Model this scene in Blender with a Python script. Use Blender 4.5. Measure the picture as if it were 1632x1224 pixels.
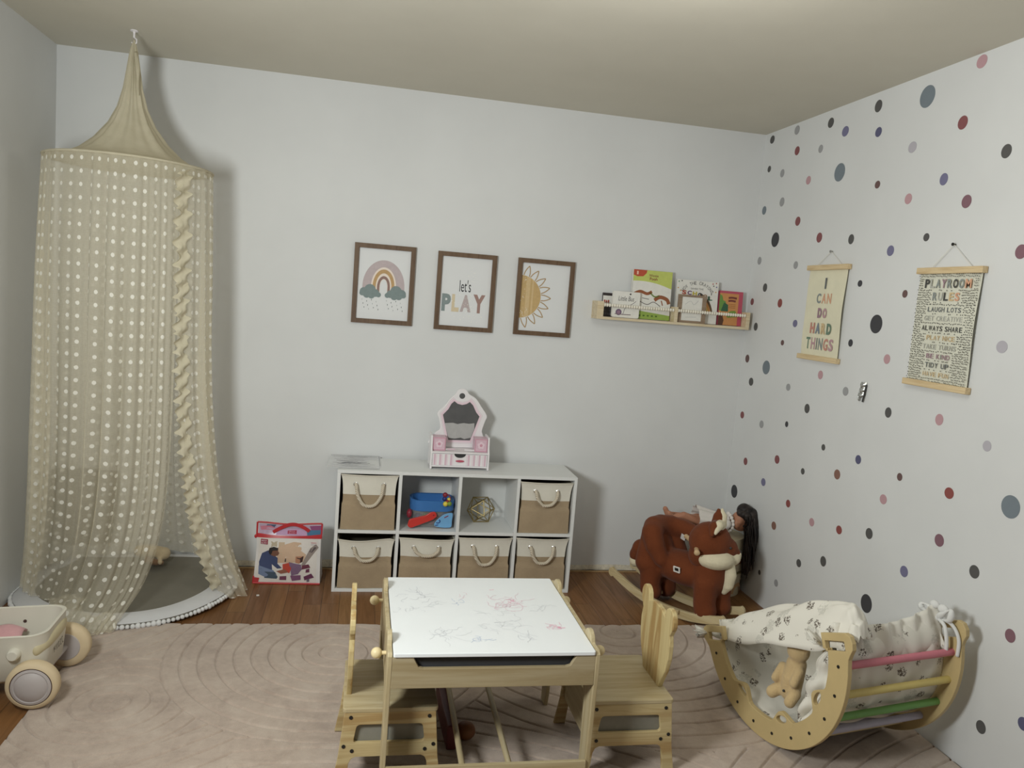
import bpy, bmesh, math, random
import numpy as np
from mathutils import Vector, Matrix
random.seed(7)
for _o in list(bpy.data.objects): bpy.data.objects.remove(_o)
S = bpy.context.scene
COL = S.collection
R = math.radians
PI = math.pi

# ------------------------------------------------------------------ camera, light, exposure
cam_d = bpy.data.cameras.new('camera'); cam = bpy.data.objects.new('camera', cam_d); COL.objects.link(cam)
cam.location = (1.28314631, -4.12220507, 1.50620172)
cam.rotation_euler = (1.46090525, -0.0779779399, -0.185714563)
cam_d.sensor_fit = 'HORIZONTAL'; cam_d.sensor_width = 36.0; cam_d.lens = 1239.12576 * 36.0 / 1632.0
cam_d.clip_start = 0.02
S.camera = cam
S.view_settings.view_transform = 'Standard'; S.view_settings.look = 'None'
S.view_settings.gamma = 1.0; S.view_settings.use_curve_mapping = False
S.view_settings.exposure = 0.06
world = bpy.data.worlds.new('world'); S.world = world; world.use_nodes = True
world.node_tree.nodes['Background'].inputs[0].default_value = (0.5, 0.48, 0.44, 1)
world.node_tree.nodes['Background'].inputs[1].default_value = 0.0
def lamp(name, loc, energy, color, size):
    d = bpy.data.lights.new(name, 'POINT'); d.energy = energy; d.color = color; d.shadow_soft_size = size
    o = bpy.data.objects.new(name, d); COL.objects.link(o); o.location = loc; return o
# shaded standing lamp by the left wall, turned into the room
wl_d = bpy.data.lights.new('standing_lamp_light', 'AREA'); wl_d.shape = 'DISK'; wl_d.size = 0.48; wl_d.energy = 45.0; wl_d.color = (0.945, 0.985, 0.965)
wl_o = bpy.data.objects.new('standing_lamp_light', wl_d); COL.objects.link(wl_o); wl_o.location = (0.40, -2.96, 1.56)
wl_o.rotation_euler = Vector((0.74, 0.66, 0.05)).to_track_quat('-Z', 'Y').to_euler()
lamp('ceiling_fill_light', (2.15, -2.10, 2.20), 10.0, (0.98, 0.975, 0.92), 0.25)  # unseen fill light, added to brighten ceiling, tabletop and right wall

# ------------------------------------------------------------------ colour + materials
def lin(c):
    r = []
    for v in c[:3]:
        v /= 255.0
        r.append(v / 12.92 if v <= 0.04045 else ((v + 0.055) / 1.055) ** 2.4)
    return (r[0], r[1], r[2], 1.0)
MATS = {}
class NT:
    def __init__(self, m):
        self.t = m.node_tree; self.n = self.t.nodes; self.l = self.t.links
        self.bsdf = self.n['Principled BSDF']; self.out = self.n['Material Output']
    def add(self, typ, **kw):
        nd = self.n.new(typ)
        for k, v in kw.items():
            if k == 'inp':
                for i, x in v.items():
                    if isinstance(x, bpy.types.NodeSocket): self.l.new(x, nd.inputs[i])
                    else: nd.inputs[i].default_value = x
            else: setattr(nd, k, v)
        return nd
    def math(self, op, a, b=0.0, c=0.0, clamp=False):
        nd = self.add('ShaderNodeMath', operation=op, use_clamp=clamp)
        for i, x in enumerate((a, b, c)):
            if isinstance(x, bpy.types.NodeSocket): self.l.new(x, nd.inputs[i])
            else: nd.inputs[i].default_value = x
        return nd.outputs[0]
    def ramp(self, fac, stops):
        nd = self.add('ShaderNodeValToRGB'); e = nd.color_ramp.elements
        while len(e) < len(stops): e.new(0.5)
        for i, (p, c) in enumerate(stops): e[i].position = p; e[i].color = c
        self.l.new(fac, nd.inputs[0]); return nd.outputs[0]
    def noise(self, scale, detail=3.0, rough=0.55, vec=None, dist=0.0):
        nd = self.add('ShaderNodeTexNoise'); nd.inputs['Scale'].default_value = scale
        nd.inputs['Detail'].default_value = detail; nd.inputs['Roughness'].default_value = rough
        nd.inputs['Distortion'].default_value = dist
        if vec is not None: self.l.new(vec, nd.inputs['Vector'])
        return nd.outputs[0]
    def obj(self, scale=(1, 1, 1), rot=(0, 0, 0)):
        tc = self.add('ShaderNodeTexCoord'); mp = self.add('ShaderNodeMapping')
        mp.inputs['Scale'].default_value = scale; mp.inputs['Rotation'].default_value = rot
        self.l.new(tc.outputs['Object'], mp.inputs['Vector']); return mp.outputs[0]
    def mix(self, fac, a, b, typ='MIX'):
        nd = self.add('ShaderNodeMix', data_type='RGBA', blend_type=typ)
        for i, x in ((0, fac), (6, a), (7, b)):
            if isinstance(x, bpy.types.NodeSocket): self.l.new(x, nd.inputs[i])
            else: nd.inputs[i].default_value = x
        return nd.outputs[2]
    def bump(self, h, strength=0.3, dist=0.01):
        nd = self.add('ShaderNodeBump'); nd.inputs['Strength'].default_value = strength; nd.inputs['Distance'].default_value = dist
        self.l.new(h, nd.inputs['Height']); self.l.new(nd.outputs[0], self.bsdf.inputs['Normal']); return nd
def new_mat(name, col=(200, 200, 200), rough=0.6, metal=0.0, spec=0.5):
    m = bpy.data.materials.new(name); m.use_nodes = True; t = NT(m)
    t.bsdf.inputs['Base Color'].default_value = lin(col); t.bsdf.inputs['Roughness'].default_value = rough
    t.bsdf.inputs['Metallic'].default_value = metal; t.bsdf.inputs['Specular IOR Level'].default_value = spec
    MATS[name] = m; return m, t
def plain(name, col, rough=0.6, var=0.05, scale=30.0, bump=0.0, bscale=200.0, metal=0.0, spec=0.4):
    """a colour with a little procedural unevenness"""
    if name in MATS: return MATS[name]
    m, t = new_mat(name, col, rough, metal, spec)
    n = t.noise(scale, 4.0, 0.6, t.obj())
    c = lin(col); lo = tuple(v * (1 - var) for v in c[:3]) + (1,); hi = tuple(min(1, v * (1 + var)) for v in c[:3]) + (1,)
    t.l.new(t.ramp(n, [(0.3, lo), (0.7, hi)]), t.bsdf.inputs['Base Color'])
    if bump: t.bump(t.noise(bscale, 2.0, 0.5, t.obj()), bump, 0.002)
    return m
def ink(col, rough=0.7): return plain('ink_%d_%d_%d' % tuple(col), col, rough, 0.03, 60)
def fabric(name, col, rough=0.9, weave=900.0, bump=0.25, var=0.08, fuzz=0.0):
    m, t = new_mat(name, col, rough, 0.0, 0.15)
    n = t.noise(14.0, 5.0, 0.65, t.obj())
    w1 = t.noise(weave, 1.0, 0.4, t.obj((1, 1, 0.12))); w2 = t.noise(weave, 1.0, 0.4, t.obj((0.12, 0.12, 1)))
    w = t.math('ADD', w1, w2)
    c = lin(col); lo = tuple(v * (1 - var) for v in c[:3]) + (1,); hi = tuple(min(1, v * (1 + var)) for v in c[:3]) + (1,)
    base = t.ramp(n, [(0.3, lo), (0.7, hi)])
    sh = t.ramp(w, [(0.35, (0.82, 0.82, 0.82, 1)), (0.65, (1, 1, 1, 1))])
    t.l.new(t.mix(1.0, base, sh, 'MULTIPLY'), t.bsdf.inputs['Base Color'])
    t.bump(w, bump, 0.0015)
    if fuzz:
        t.bsdf.inputs['Sheen Weight'].default_value = fuzz; t.bsdf.inputs['Sheen Roughness'].default_value = 0.5
    return m
def wood(name, c1, c2, axis='X', rough=0.45, scale=1.0, ply=False, streak=(0.42, 0.62)):
    """grain runs along axis"""
    m, t = new_mat(name, c1, rough, 0.0, 0.35)
    k = {'X': (1.2, 14, 14), 'Y': (14, 1.2, 14), 'Z': (14, 14, 1.2)}[axis]
    v = t.obj(tuple(x * scale for x in k))
    n = t.noise(1.6, 5.0, 0.6, v, 1.2)
    k2 = {'X': (4, 160, 160), 'Y': (160, 4, 160), 'Z': (160, 160, 4)}[axis]
    f = t.noise(1.0, 3.0, 0.6, t.obj(k2))
    a = t.ramp(n, [(streak[0], lin(c1)), (streak[1], lin(c2))])
    fr = t.ramp(f, [(0.3, (0.9, 0.88, 0.85, 1)), (0.65, (1, 1, 1, 1))])
    t.l.new(t.mix(1.0, a, fr, 'MULTIPLY'), t.bsdf.inputs['Base Color'])
    t.bump(f, 0.06, 0.001)
    return m

# wall paint / ceiling / floor
m, t = new_mat('wall_paint', (220, 221, 221), 0.62, 0, 0.3)
n = t.noise(1.3, 4, 0.6, t.obj()); t.l.new(t.ramp(n, [(0.35, lin((216, 217, 217))), (0.65, lin((222, 223, 223)))]), t.bsdf.inputs['Base Color'])
t.bump(t.noise(180, 3, 0.6, t.obj()), 0.05, 0.002)
m, t = new_mat('ceiling_paint', (206, 201, 187), 0.8, 0, 0.2)
n = t.noise(0.9, 4, 0.6, t.obj()); t.l.new(t.ramp(n, [(0.35, lin((202, 197, 183))), (0.65, lin((209, 204, 190)))]), t.bsdf.inputs['Base Color'])
m, t = new_mat('rear_paint', (150, 138, 118), 0.8, 0, 0.2)
n = t.noise(0.9, 4, 0.6, t.obj()); t.l.new(t.ramp(n, [(0.35, lin((146, 134, 114))), (0.65, lin((154, 142, 122)))]), t.bsdf.inputs['Base Color'])
m, t = new_mat('floor_planks', (120, 85, 50), 0.38, 0, 0.4)
tc = t.add('ShaderNodeTexCoord'); sep = t.add('ShaderNodeSeparateXYZ'); t.l.new(tc.outputs['Object'], sep.inputs[0])
PW = 0.083
row = t.math('FLOOR', t.math('DIVIDE', sep.outputs[0], PW))
wn = t.add('ShaderNodeTexWhiteNoise', noise_dimensions='1D'); t.l.new(row, wn.inputs['W'])
ysh = t.math('ADD', sep.outputs[1], t.math('MULTIPLY', wn.outputs[0], 3.0))
cell = t.math('FLOOR', t.math('DIVIDE', ysh, 0.95))
wn2 = t.add('ShaderNodeTexWhiteNoise', noise_dimensions='2D')
cmb = t.add('ShaderNodeCombineXYZ'); t.l.new(row, cmb.inputs[0]); t.l.new(cell, cmb.inputs[1]); t.l.new(cmb.outputs[0], wn2.inputs['Vector'])
mpv = t.add('ShaderNodeVectorMath', operation='ADD'); t.l.new(tc.outputs['Object'], mpv.inputs[0]); t.l.new(wn2.outputs['Color'], mpv.inputs[1])
mp2 = t.add('ShaderNodeMapping'); mp2.inputs['Scale'].default_value = (26, 1.6, 1); t.l.new(mpv.outputs[0], mp2.inputs['Vector'])
gr = t.noise(1.5, 5, 0.62, mp2.outputs[0], 0.8)
base = t.ramp(wn2.outputs[0], [(0.0, lin((112, 76, 44))), (0.5, lin((130, 92, 56))), (1.0, lin((142, 106, 68)))])
gc = t.ramp(gr, [(0.3, (0.72, 0.68, 0.62, 1)), (0.62, (1.05, 1.0, 0.95, 1))])
bc = t.mix(1.0, base, gc, 'MULTIPLY')
fx = t.math('FRACT', t.math('DIVIDE', sep.outputs[0], PW)); fy = t.math('FRACT', t.math('DIVIDE', ysh, 0.95))
gap = t.math('MAXIMUM', t.math('LESS_THAN', fx, 0.022), t.math('LESS_THAN', fy, 0.002))
t.l.new(t.mix(gap, bc, lin((48, 32, 20))), t.bsdf.inputs['Base Color'])
t.bump(t.math('SUBTRACT', gr, t.math('MULTIPLY', gap, 2.0)), 0.12, 0.002)
t.l.new(t.ramp(gr, [(0.3, (0.5, 0.5, 0.5, 1)), (0.7, (0.33, 0.33, 0.33, 1))]), t.bsdf.inputs['Roughness'])

# ------------------------------------------------------------------ mesh builder
class MB:
    def __init__(self): self.v = []; self.f = []; self.mi = []; self.mats = []; self.uv = None
    def m(self, mat):
        if isinstance(mat, str): mat = MATS[mat]
        if mat not in self.mats: self.mats.append(mat)
        return self.mats.index(mat)
    def add(self, verts, faces, mat):
        b = len(self.v); k = self.m(mat)
        self.v.extend([tuple(float(c) for c in p) for p in verts]); self.f.extend([tuple(i + b for i in f) for f in faces]); self.mi.extend([k] * len(faces)); return b
    def box(self, c, s, mat, rot=None):
        hx, hy, hz = s[0] / 2, s[1] / 2, s[2] / 2
        vs = [Vector((x, y, z)) for x in (-hx, hx) for y in (-hy, hy) for z in (-hz, hz)]
        if rot is not None: vs = [rot @ p for p in vs]
        vs = [p + Vector(c) for p in vs]
        self.add(vs, [(0, 1, 3, 2), (4, 6, 7, 5), (0, 4, 5, 1), (2, 3, 7, 6), (0, 2, 6, 4), (1, 5, 7, 3)], mat); return self
    def b2(self, lo, hi, mat): return self.box([(a + b) / 2 for a, b in zip(lo, hi)], [abs(b - a) for a, b in zip(lo, hi)], mat)
    def tube(self, pts, r, mat, n=12, closed=False, caps=True):
        pts = [Vector(p) for p in pts]; N = len(pts); rr = r if hasattr(r, '__len__') else [r] * N
        vs = []; up = None
        for i, p in enumerate(pts):
            if closed: d = pts[(i + 1) % N] - pts[i - 1]
            else: d = pts[min(i + 1, N - 1)] - pts[max(i - 1, 0)]
            if d.length < 1e-9: d = Vector((0, 0, 1))
            d.normalize()
            if up is None:
                up = Vector((0, 0, 1)) if abs(d.z) < 0.9 else Vector((1, 0, 0))
            a = (up - d * up.dot(d))
            if a.length < 1e-6: a = d.orthogonal()
            a.normalize(); b = d.cross(a); up = a
            for k in range(n):
                th = 2 * PI * k / n; vs.append(p + (a * math.cos(th) + b * math.sin(th)) * rr[i])
        fs = []
        for i in range(N if closed else N - 1):
            j = (i + 1) % N
            for k in range(n): fs.append((i * n + k, i * n + (k + 1) % n, j * n + (k + 1) % n, j * n + k))
        if caps and not closed: fs.append(tuple(range(n))[::-1]); fs.append(tuple(range((N - 1) * n, N * n)))
        self.add(vs, fs, mat); return self
    def lathe(self, prof, o, axis, mat, n=32, closed=False):
        """prof: (r, t) along axis from o"""
        d = Vector(axis).normalized(); a = d.orthogonal().normalized(); b = d.cross(a); o = Vector(o); vs = []; M = len(prof)
        for (r, tt) in prof:
            for k in range(n):
                th = 2 * PI * k / n; vs.append(o + d * tt + (a * math.cos(th) + b * math.sin(th)) * r)
        fs = [(i * n + k, i * n + (k + 1) % n, ((i + 1) % M) * n + (k + 1) % n, ((i + 1) % M) * n + k) for i in range(M if closed else M - 1) for k in range(n)]
        if not closed:
            if prof[0][0] > 1e-6: fs.append(tuple(range(n))[::-1])
            if prof[-1][0] > 1e-6: fs.append(tuple(range((M - 1) * n, M * n)))
        self.add(vs, fs, mat); return self
    def ell(self, c, r, mat, rot=None, nu=20, nv=12):
        c = Vector(c); r = (r, r, r) if not hasattr(r, '__len__') else r; vs = []
        for i in range(nv + 1):
            ph = -PI / 2 + PI * i / nv
            for k in range(nu):
                th = 2 * PI * k / nu; p = Vector((r[0] * math.cos(ph) * math.cos(th), r[1] * math.cos(ph) * math.sin(th), r[2] * math.sin(ph)))
                if rot is not None: p = rot @ p
                vs.append(c + p)
        fs = [(i * nu + k, i * nu + (k + 1) % nu, (i + 1) * nu + (k + 1) % nu, (i + 1) * nu + k) for i in range(nv) for k in range(nu)]
        self.add(vs, fs, mat); return self
    def caps(self, pts, rs, mat):
        """a chain of balls joined by cones (for remeshed plush)"""
        for i in range(len(pts)): self.ell(pts[i], rs[i], mat, None, 16, 10)
        for i in range(len(pts) - 1):
            self.tube([pts[i], pts[i + 1]], [rs[i] * 0.98, rs[i + 1] * 0.98], mat, 16)
        return self
    def grid(self, fn, nu, nv, mat, wrap=False, thick=0.0):
        vs = [fn(i / nu, j / nv) for j in range(nv + 1) for i in range(nu if wrap else nu + 1)]; w = nu if wrap else nu + 1
        fs = [(j * w + i, j * w + (i + 1) % w, (j + 1) * w + (i + 1) % w, (j + 1) * w + i) for j in range(nv) for i in range(nu)]
        self.add(vs, fs, mat); return self
    # --- flat printed shapes in a frame (o, right, up)
    def poly(self, fr, pts, mat, d=0.0):
        o, r, u = fr; nrm = r.cross(u)
        self.add([o + r * p[0] + u * p[1] + nrm * d for p in pts], [tuple(range(len(pts)))], mat); return self
    def strip(self, fr, outer, inner, mat, d=0.0, closed=False):
        o, r, u = fr; nrm = r.cross(u); n = len(outer)
        vs = [o + r * p[0] + u * p[1] + nrm * d for p in list(outer) + list(inner)]
        fs = [(i, (i + 1) % n, n + (i + 1) % n, n + i) for i in range(n if closed else n - 1)]
        self.add(vs, fs, mat); return self
    def line(self, fr, pts, w, mat, d=0.0, closed=False):
        P = [Vector((p[0], p[1])) for p in pts]; L = []; Q = []; n = len(P)
        for i in range(n):
            a = P[(i - 1) % n] if (closed or i > 0) else P[i]; b = P[(i + 1) % n] if (closed or i < n - 1) else P[i]
            dd = (b - a); dd = dd.normalized() if dd.length > 1e-9 else Vector((1, 0)); nn = Vector((-dd.y, dd.x)) * (w / 2)
            L.append(P[i] + nn); Q.append(P[i] - nn)
        return self.strip(fr, L, Q, mat, d, closed)
    def disc(self, fr, c, r, mat, d=0.0, n=20, ry=None, a=0.0):
        ry = ry or r; ca, sa = math.cos(a), math.sin(a)
        pts = []
        for k in range(n):
            x, y = r * math.cos(2 * PI * k / n), ry * math.sin(2 * PI * k / n); pts.append((c[0] + x * ca - y * sa, c[1] + x * sa + y * ca))
        return self.poly(fr, pts, mat, d)
    def text(self, fr, s, x0, x1, z0, z1, mat, d=0.0, bold=0.0, shear=0.0):
        """text fitted into the rectangle x0..x1, z0..z1 of the frame"""
        cu = bpy.data.curves.new('txt', 'FONT'); cu.body = s; cu.size = 1.0; cu.offset = bold; cu.shear = shear; cu.resolution_u = 3
        ob = bpy.data.objects.new('txt', cu); COL.objects.link(ob)
        me = bpy.data.meshes.new_from_object(ob.evaluated_get(bpy.context.evaluated_depsgraph_get()))
        bpy.data.objects.remove(ob); bpy.data.curves.remove(cu)
        if not me.vertices: return self
        xs = [v.co.x for v in me.vertices]; ys = [v.co.y for v in me.vertices]; ax, bx, ay, by = min(xs), max(xs), min(ys), max(ys)
        o, r, u = fr; nrm = r.cross(u)
        vs = [o + r * (x0 + (v.co.x - ax) / (bx - ax) * (x1 - x0)) + u * (z0 + (v.co.y - ay) / (by - ay) * (z1 - z0)) + nrm * d for v in me.vertices]
        self.add(vs, [tuple(p.vertices) for p in me.polygons], mat); bpy.data.meshes.remove(me); return self
    def plate(self, outlines, th, fr, mat, bevel=0.0015, center=0.0):
        """flat board cut to the given outlines (holes included), thickness th along the frame normal"""
        cu = bpy.data.curves.new('pl', 'CURVE'); cu.dimensions = '2D'; cu.fill_mode = 'BOTH'; cu.extrude = max(th / 2 - bevel, 1e-4); cu.bevel_depth = bevel; cu.bevel_resolution = 1; cu.offset = -bevel
        for pts in outlines:
            sp = cu.splines.new('POLY'); sp.points.add(len(pts) - 1); sp.use_cyclic_u = True
            for q, p in zip(sp.points, pts): q.co = (p[0], p[1], 0, 1)
        ob = bpy.data.objects.new('pl', cu); COL.objects.link(ob)
        me = bpy.data.meshes.new_from_object(ob.evaluated_get(bpy.context.evaluated_depsgraph_get()))
        bpy.data.objects.remove(ob); bpy.data.curves.remove(cu)
        o, r, u = fr; nrm = r.cross(u)
        self.add([o + r * v.co.x + u * v.co.y + nrm * (v.co.z + center) for v in me.vertices], [tuple(p.vertices) for p in me.polygons], mat)
        bpy.data.meshes.remove(me); return self
    def obj(self, name, parent=None, smooth=None, bevel=0.0, subsurf=0, remesh=0.0, weld=False, seg=2):
        me = bpy.data.meshes.new(name); me.from_pydata(self.v, [], self.f)
        for mt in self.mats: me.materials.append(mt)
        me.polygons.foreach_set('material_index', self.mi); me.update()
        bm = bmesh.new(); bm.from_mesh(me)
        if weld: bmesh.ops.remove_doubles(bm, verts=bm.verts, dist=1e-5)
        if not self.uv: bmesh.ops.recalc_face_normals(bm, faces=bm.faces) if weld == 'n' else None
        bm.to_mesh(me); bm.free()
        if smooth is not None:
            me.polygons.foreach_set('use_smooth', [True] * len(me.polygons))
            if smooth < 179: me.set_sharp_from_angle(angle=R(smooth))
        o = bpy.data.objects.new(name, me); COL.objects.link(o)
        if parent is not None: o.parent = parent
        if remesh:
            md = o.modifiers.new('remesh', 'REMESH'); md.mode = 'VOXEL'; md.voxel_size = remesh; md.use_smooth_shade = True
            sm = o.modifiers.new('smooth', 'SMOOTH'); sm.factor = 0.5; sm.iterations = 5
        if bevel:
            md = o.modifiers.new('bevel', 'BEVEL'); md.width = bevel; md.segments = seg; md.limit_method = 'ANGLE'; md.angle_limit = R(40)
        if subsurf:
            md = o.modifiers.new('sub', 'SUBSURF'); md.levels = subsurf; md.render_levels = subsurf
        return o
def F(o, r, u): return (Vector(o), Vector(r).normalized(), Vector(u).normalized())
def tag(o, label, cat, group=None, kind=None):
    o['label'] = label; o['category'] = cat
    if group: o['group'] = group
    if kind: o['kind'] = kind
    return o
def thing(name, label, cat, loc=(0, 0, 0), rz=0.0, group=None):
    o = bpy.data.objects.new(name, None); COL.objects.link(o); o.location = loc; o.rotation_euler = (0, 0, rz); o.empty_display_size = 0.05
    return tag(o, label, cat, group)
def struct(name, mb, **kw):
    o = mb.obj(name, **kw); o['kind'] = 'structure'; return o
def copy_part(src, parent, loc=None, rot=None):
    c = src.copy(); COL.objects.link(c); c.parent = parent
    if loc is not None: c.location = loc
    if rot is not None: c.rotation_euler = rot
    return c
def rrect(x0, x1, z0, z1, r, n=5):
    pts = []
    for cx, cz, a0 in ((x1 - r, z1 - r, 0), (x0 + r, z1 - r, 90), (x0 + r, z0 + r, 180), (x1 - r, z0 + r, 270)):
        for k in range(n + 1):
            a = R(a0 + 90 * k / n); pts.append((cx + r * math.cos(a), cz + r * math.sin(a)))
    return pts
def round_poly(pts, r, n=4):
    """round the corners of a polygon; r one value or a list"""
    out = []; N = len(pts)
    for i, p in enumerate(pts):
        p = Vector(p); a = Vector(pts[i - 1]); b = Vector(pts[(i + 1) % N]); rr = r[i] if hasattr(r, '__len__') else r
        if rr <= 0: out.append(tuple(p)); continue
        da = (a - p); db = (b - p); rr2 = min(rr, da.length * 0.45, db.length * 0.45)
        A = p + da.normalized() * rr2; B = p + db.normalized() * rr2
        for k in range(n + 1):
            tt = k / n; q = A * (1 - tt) ** 2 + p * 2 * tt * (1 - tt) + B * tt ** 2; out.append((q.x, q.y))
    return out
def smooth_closed(pts, n=6):
    """Catmull-Rom through a closed outline"""
    N = len(pts); out = []
    for i in range(N):
        p0, p1, p2, p3 = (Vector(pts[(i + k - 1) % N]) for k in range(4))
        for k in range(n):
            tt = k / n; q = 0.5 * ((2 * p1) + (p2 - p0) * tt + (2 * p0 - 5 * p1 + 4 * p2 - p3) * tt ** 2 + (3 * p1 - p0 - 3 * p2 + p3) * tt ** 3); out.append(tuple(q))
    return out
def smooth_open(pts, n=8):
    P = [Vector(p) for p in pts]; N = len(P); out = []
    for i in range(N - 1):
        p0 = P[max(i - 1, 0)]; p1 = P[i]; p2 = P[i + 1]; p3 = P[min(i + 2, N - 1)]
        for k in range(n):
            tt = k / n; out.append(0.5 * ((2 * p1) + (p2 - p0) * tt + (2 * p0 - 5 * p1 + 4 * p2 - p3) * tt ** 2 + (3 * p1 - p0 - 3 * p2 + p3) * tt ** 3))
    out.append(P[-1]); return out

# ------------------------------------------------------------------ room
XL, XR, YF, H = -0.19, 3.419, -5.4, 2.515
struct('floor', MB().b2((XL - .12, YF - .12, -.06), (XR + .12, .12, 0), 'floor_planks'))
struct('ceiling', MB().b2((XL - .12, YF - .12, H), (XR + .12, .12, H + .08), 'ceiling_paint'))
struct('wall_back', MB().b2((XL - .12, 0, 0), (XR + .12, .12, H), 'wall_paint'))
struct('wall_left', MB().b2((XL - .12, YF, 0), (XL, 0, H), 'wall_paint'))
struct('wall_right', MB().b2((XR, YF, 0), (XR + .12, 0, H), 'wall_paint'))
struct('wall_front', MB().b2((XL - .12, YF - .12, 0), (XR + .12, YF, H), 'rear_paint'))
plain('strip_wood', (168, 138, 100), 0.5, 0.15, 20); plain('gap_dark', (34, 26, 20), 0.9); plain('old_plaster', (206, 198, 180), 0.9, 0.2, 60, 0.3, 60)
mb = MB(); mb.b2((XL, -.030, 0), (XR, -.014, .005), 'strip_wood'); mb.b2((XL, -.014, 0), (XR, -.001, .002), 'gap_dark')
struct('baseboard_back', mb)
mb = MB(); rnd = random.Random(3)
xs = [XL + i * 0.03 for i in range(int((XR - XL) / 0.03) + 1)]
def edge_plaster(u, v):
    x = XL + 0.002 + u * (XR - XL - 0.004); k = 0.5 + 0.5 * math.sin(x * 9.0) * math.sin(x * 3.1 + 1)
    return (x, -0.001 - (0.008 + 0.004 * math.sin(x * 40)) * (1 - v) ** 0.6, 0.007 + v * (0.018 + 0.022 * k))
mb.grid(edge_plaster, 200, 3, 'old_plaster')
struct('trim_1', mb, smooth=60)

# ------------------------------------------------------------------ dot decals on the right wall (y, z, width, height, colour)
DOTS = [(-0.077,2.476,0.049,0.041,'dg'),(-0.326,2.479,0.048,0.046,'gr'),(-0.35,2.371,0.045,0.045,'ma'),(-0.629,2.455,0.048,0.047,'dg'),(-0.757,2.391,0.053,0.045,'bl'),(-0.567,2.344,0.037,0.04,'gr'),(-1.005,2.341,0.044,0.041,'nv'),(-0.982,2.455,0.047,0.054,'dg'),(-1.289,2.424,0.084,0.087,'bg'),(-1.556,2.485,0.051,0.046,'pk'),(-1.502,2.281,0.048,0.051,'ma'),(-1.729,2.14,0.043,0.05,'dg'),(-1.239,2.237,0.051,0.043,'lg'),(-0.079,2.318,0.035,0.035,'dg'),(-0.225,2.275,0.04,0.043,'gr'),(-0.49,2.204,0.042,0.042,'pk'),(-0.751,2.206,0.081,0.085,'bg'),(-1.044,2.113,0.036,0.032,'br'),(-1.443,2.083,0.041,0.048,'bl'),(-1.255,2.03,0.042,0.043,'pk'),(-1.576,1.986,0.047,0.049,'mv'),(-0.074,2.095,0.043,0.048,'bg'),(-0.256,2.122,0.047,0.048,'gr'),(-0.435,2.007,0.047,0.046,'ma'),(-0.23,1.926,0.077,0.078,'bk'),(-0.647,1.912,0.045,0.049,'ma'),(-0.904,1.889,0.039,0.047,'dg'),(-1.39,1.868,0.033,0.031,'dg'),(-0.084,1.819,0.041,0.044,'gr'),(-0.464,1.785,0.041,0.039,'gr'),(-1.186,1.825,0.044,0.044,'bl'),(-1.853,1.792,0.047,0.049,'mv'),(-0.179,1.671,0.043,0.047,'dg'),(-0.353,1.59,0.043,0.047,'re'),(-1.009,1.69,0.033,0.028,'bk'),(-1.31,1.647,0.03,0.032,'br'),(-0.522,1.491,0.043,0.035,'bl'),(-1.155,1.518,0.078,0.08,'bk'),(-0.125,1.455,0.041,0.046,'dg'),(-0.423,1.387,0.032,0.027,'br'),(-0.995,1.426,0.031,0.034,'bk'),(-1.832,1.472,0.05,0.04,'lg'),(-1.253,1.377,0.039,0.041,'pk'),(-0.053,1.592,0.036,0.039,'ma'),(-0.795,1.26,0.038,0.043,'pk'),(-0.288,1.244,0.076,0.074,'bg'),(-0.528,1.167,0.04,0.035,'gr'),(-1.003,1.209,0.041,0.04,'gr'),(-0.07,1.272,0.043,0.046,'br'),(-0.142,1.149,0.051,0.043,'dg'),(-0.084,0.952,0.043,0.039,'ma'),(-0.307,0.937,0.043,0.041,'gr'),(-0.554,0.981,0.027,0.031,'bk'),(-0.718,1.087,0.042,0.047,'dg'),(-1.304,1.161,0.037,0.045,'dg'),(-1.592,1.18,0.039,0.045,'pk'),(-1.831,1.128,0.037,0.038,'lg'),(-0.889,0.93,0.029,0.03,'dg'),(-0.18,0.705,0.041,0.042,'ma'),(-0.503,0.787,0.047,0.043,'ma'),(-1.152,0.93,0.038,0.04,'nv'),(-0.746,0.782,0.031,0.031,'dg'),(-1.018,0.832,0.045,0.045,'bn'),(-1.422,0.919,0.03,0.032,'br'),(-1.691,0.924,0.047,0.04,'re'),(-0.394,0.64,0.046,0.04,'bl'),(-0.09,0.51,0.072,0.075,'bk'),(-0.653,0.595,0.04,0.038,'re'),(-1.344,0.806,0.044,0.039,'pk'),(-1.964,0.95,0.075,0.078,'bg'),(-0.546,0.448,0.046,0.041,'bn'),(-0.87,0.565,0.042,0.038,'pk'),(-1.082,0.594,0.043,0.037,'re'),(-1.285,0.642,0.044,0.047,'dg'),(-1.676,0.741,0.046,0.047,'mv'),(-0.806,0.341,0.041,0.038,'dg'),(-0.996,0.418,0.043,0.049,'dg'),(-1.518,0.563,0.044,0.044,'bl'),(-1.856,0.687,0.044,0.047,'dg'),(-0.63,0.173,0.037,0.036,'gr'),(-1.325,0.352,0.068,0.081,'bk'),(-0.46,0.166,0.024,0.027,'dg'),(-2.038,0.537,0.04,0.046,'mv'),(-1.979,0.185,0.04,0.046,'dg'),(-2.135,0.287,0.04,0.043,'nv'),(-1.253,0.176,0.031,0.035,'dg')]
DC = {'dg': ((88, 87, 86), 'charcoal'), 'gr': ((160, 160, 162), 'mid grey'), 'ma': ((136, 84, 86), 'maroon'), 'bl': ((118, 116, 146), 'slate violet'), 'nv': ((92, 92, 122), 'navy'),
      'bg': ((120, 130, 138), 'steel blue'), 'pk': ((190, 152, 158), 'dusty pink'), 'lg': ((182, 178, 186), 'pale lilac grey'), 'mv': ((132, 98, 108), 'plum'), 'br': ((108, 84, 82), 'dark brown'),
      'bk': ((66, 66, 70), 'near black'), 're': ((142, 78, 74), 'brick red'), 'bn': ((138, 102, 90), 'cocoa brown')}
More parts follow.
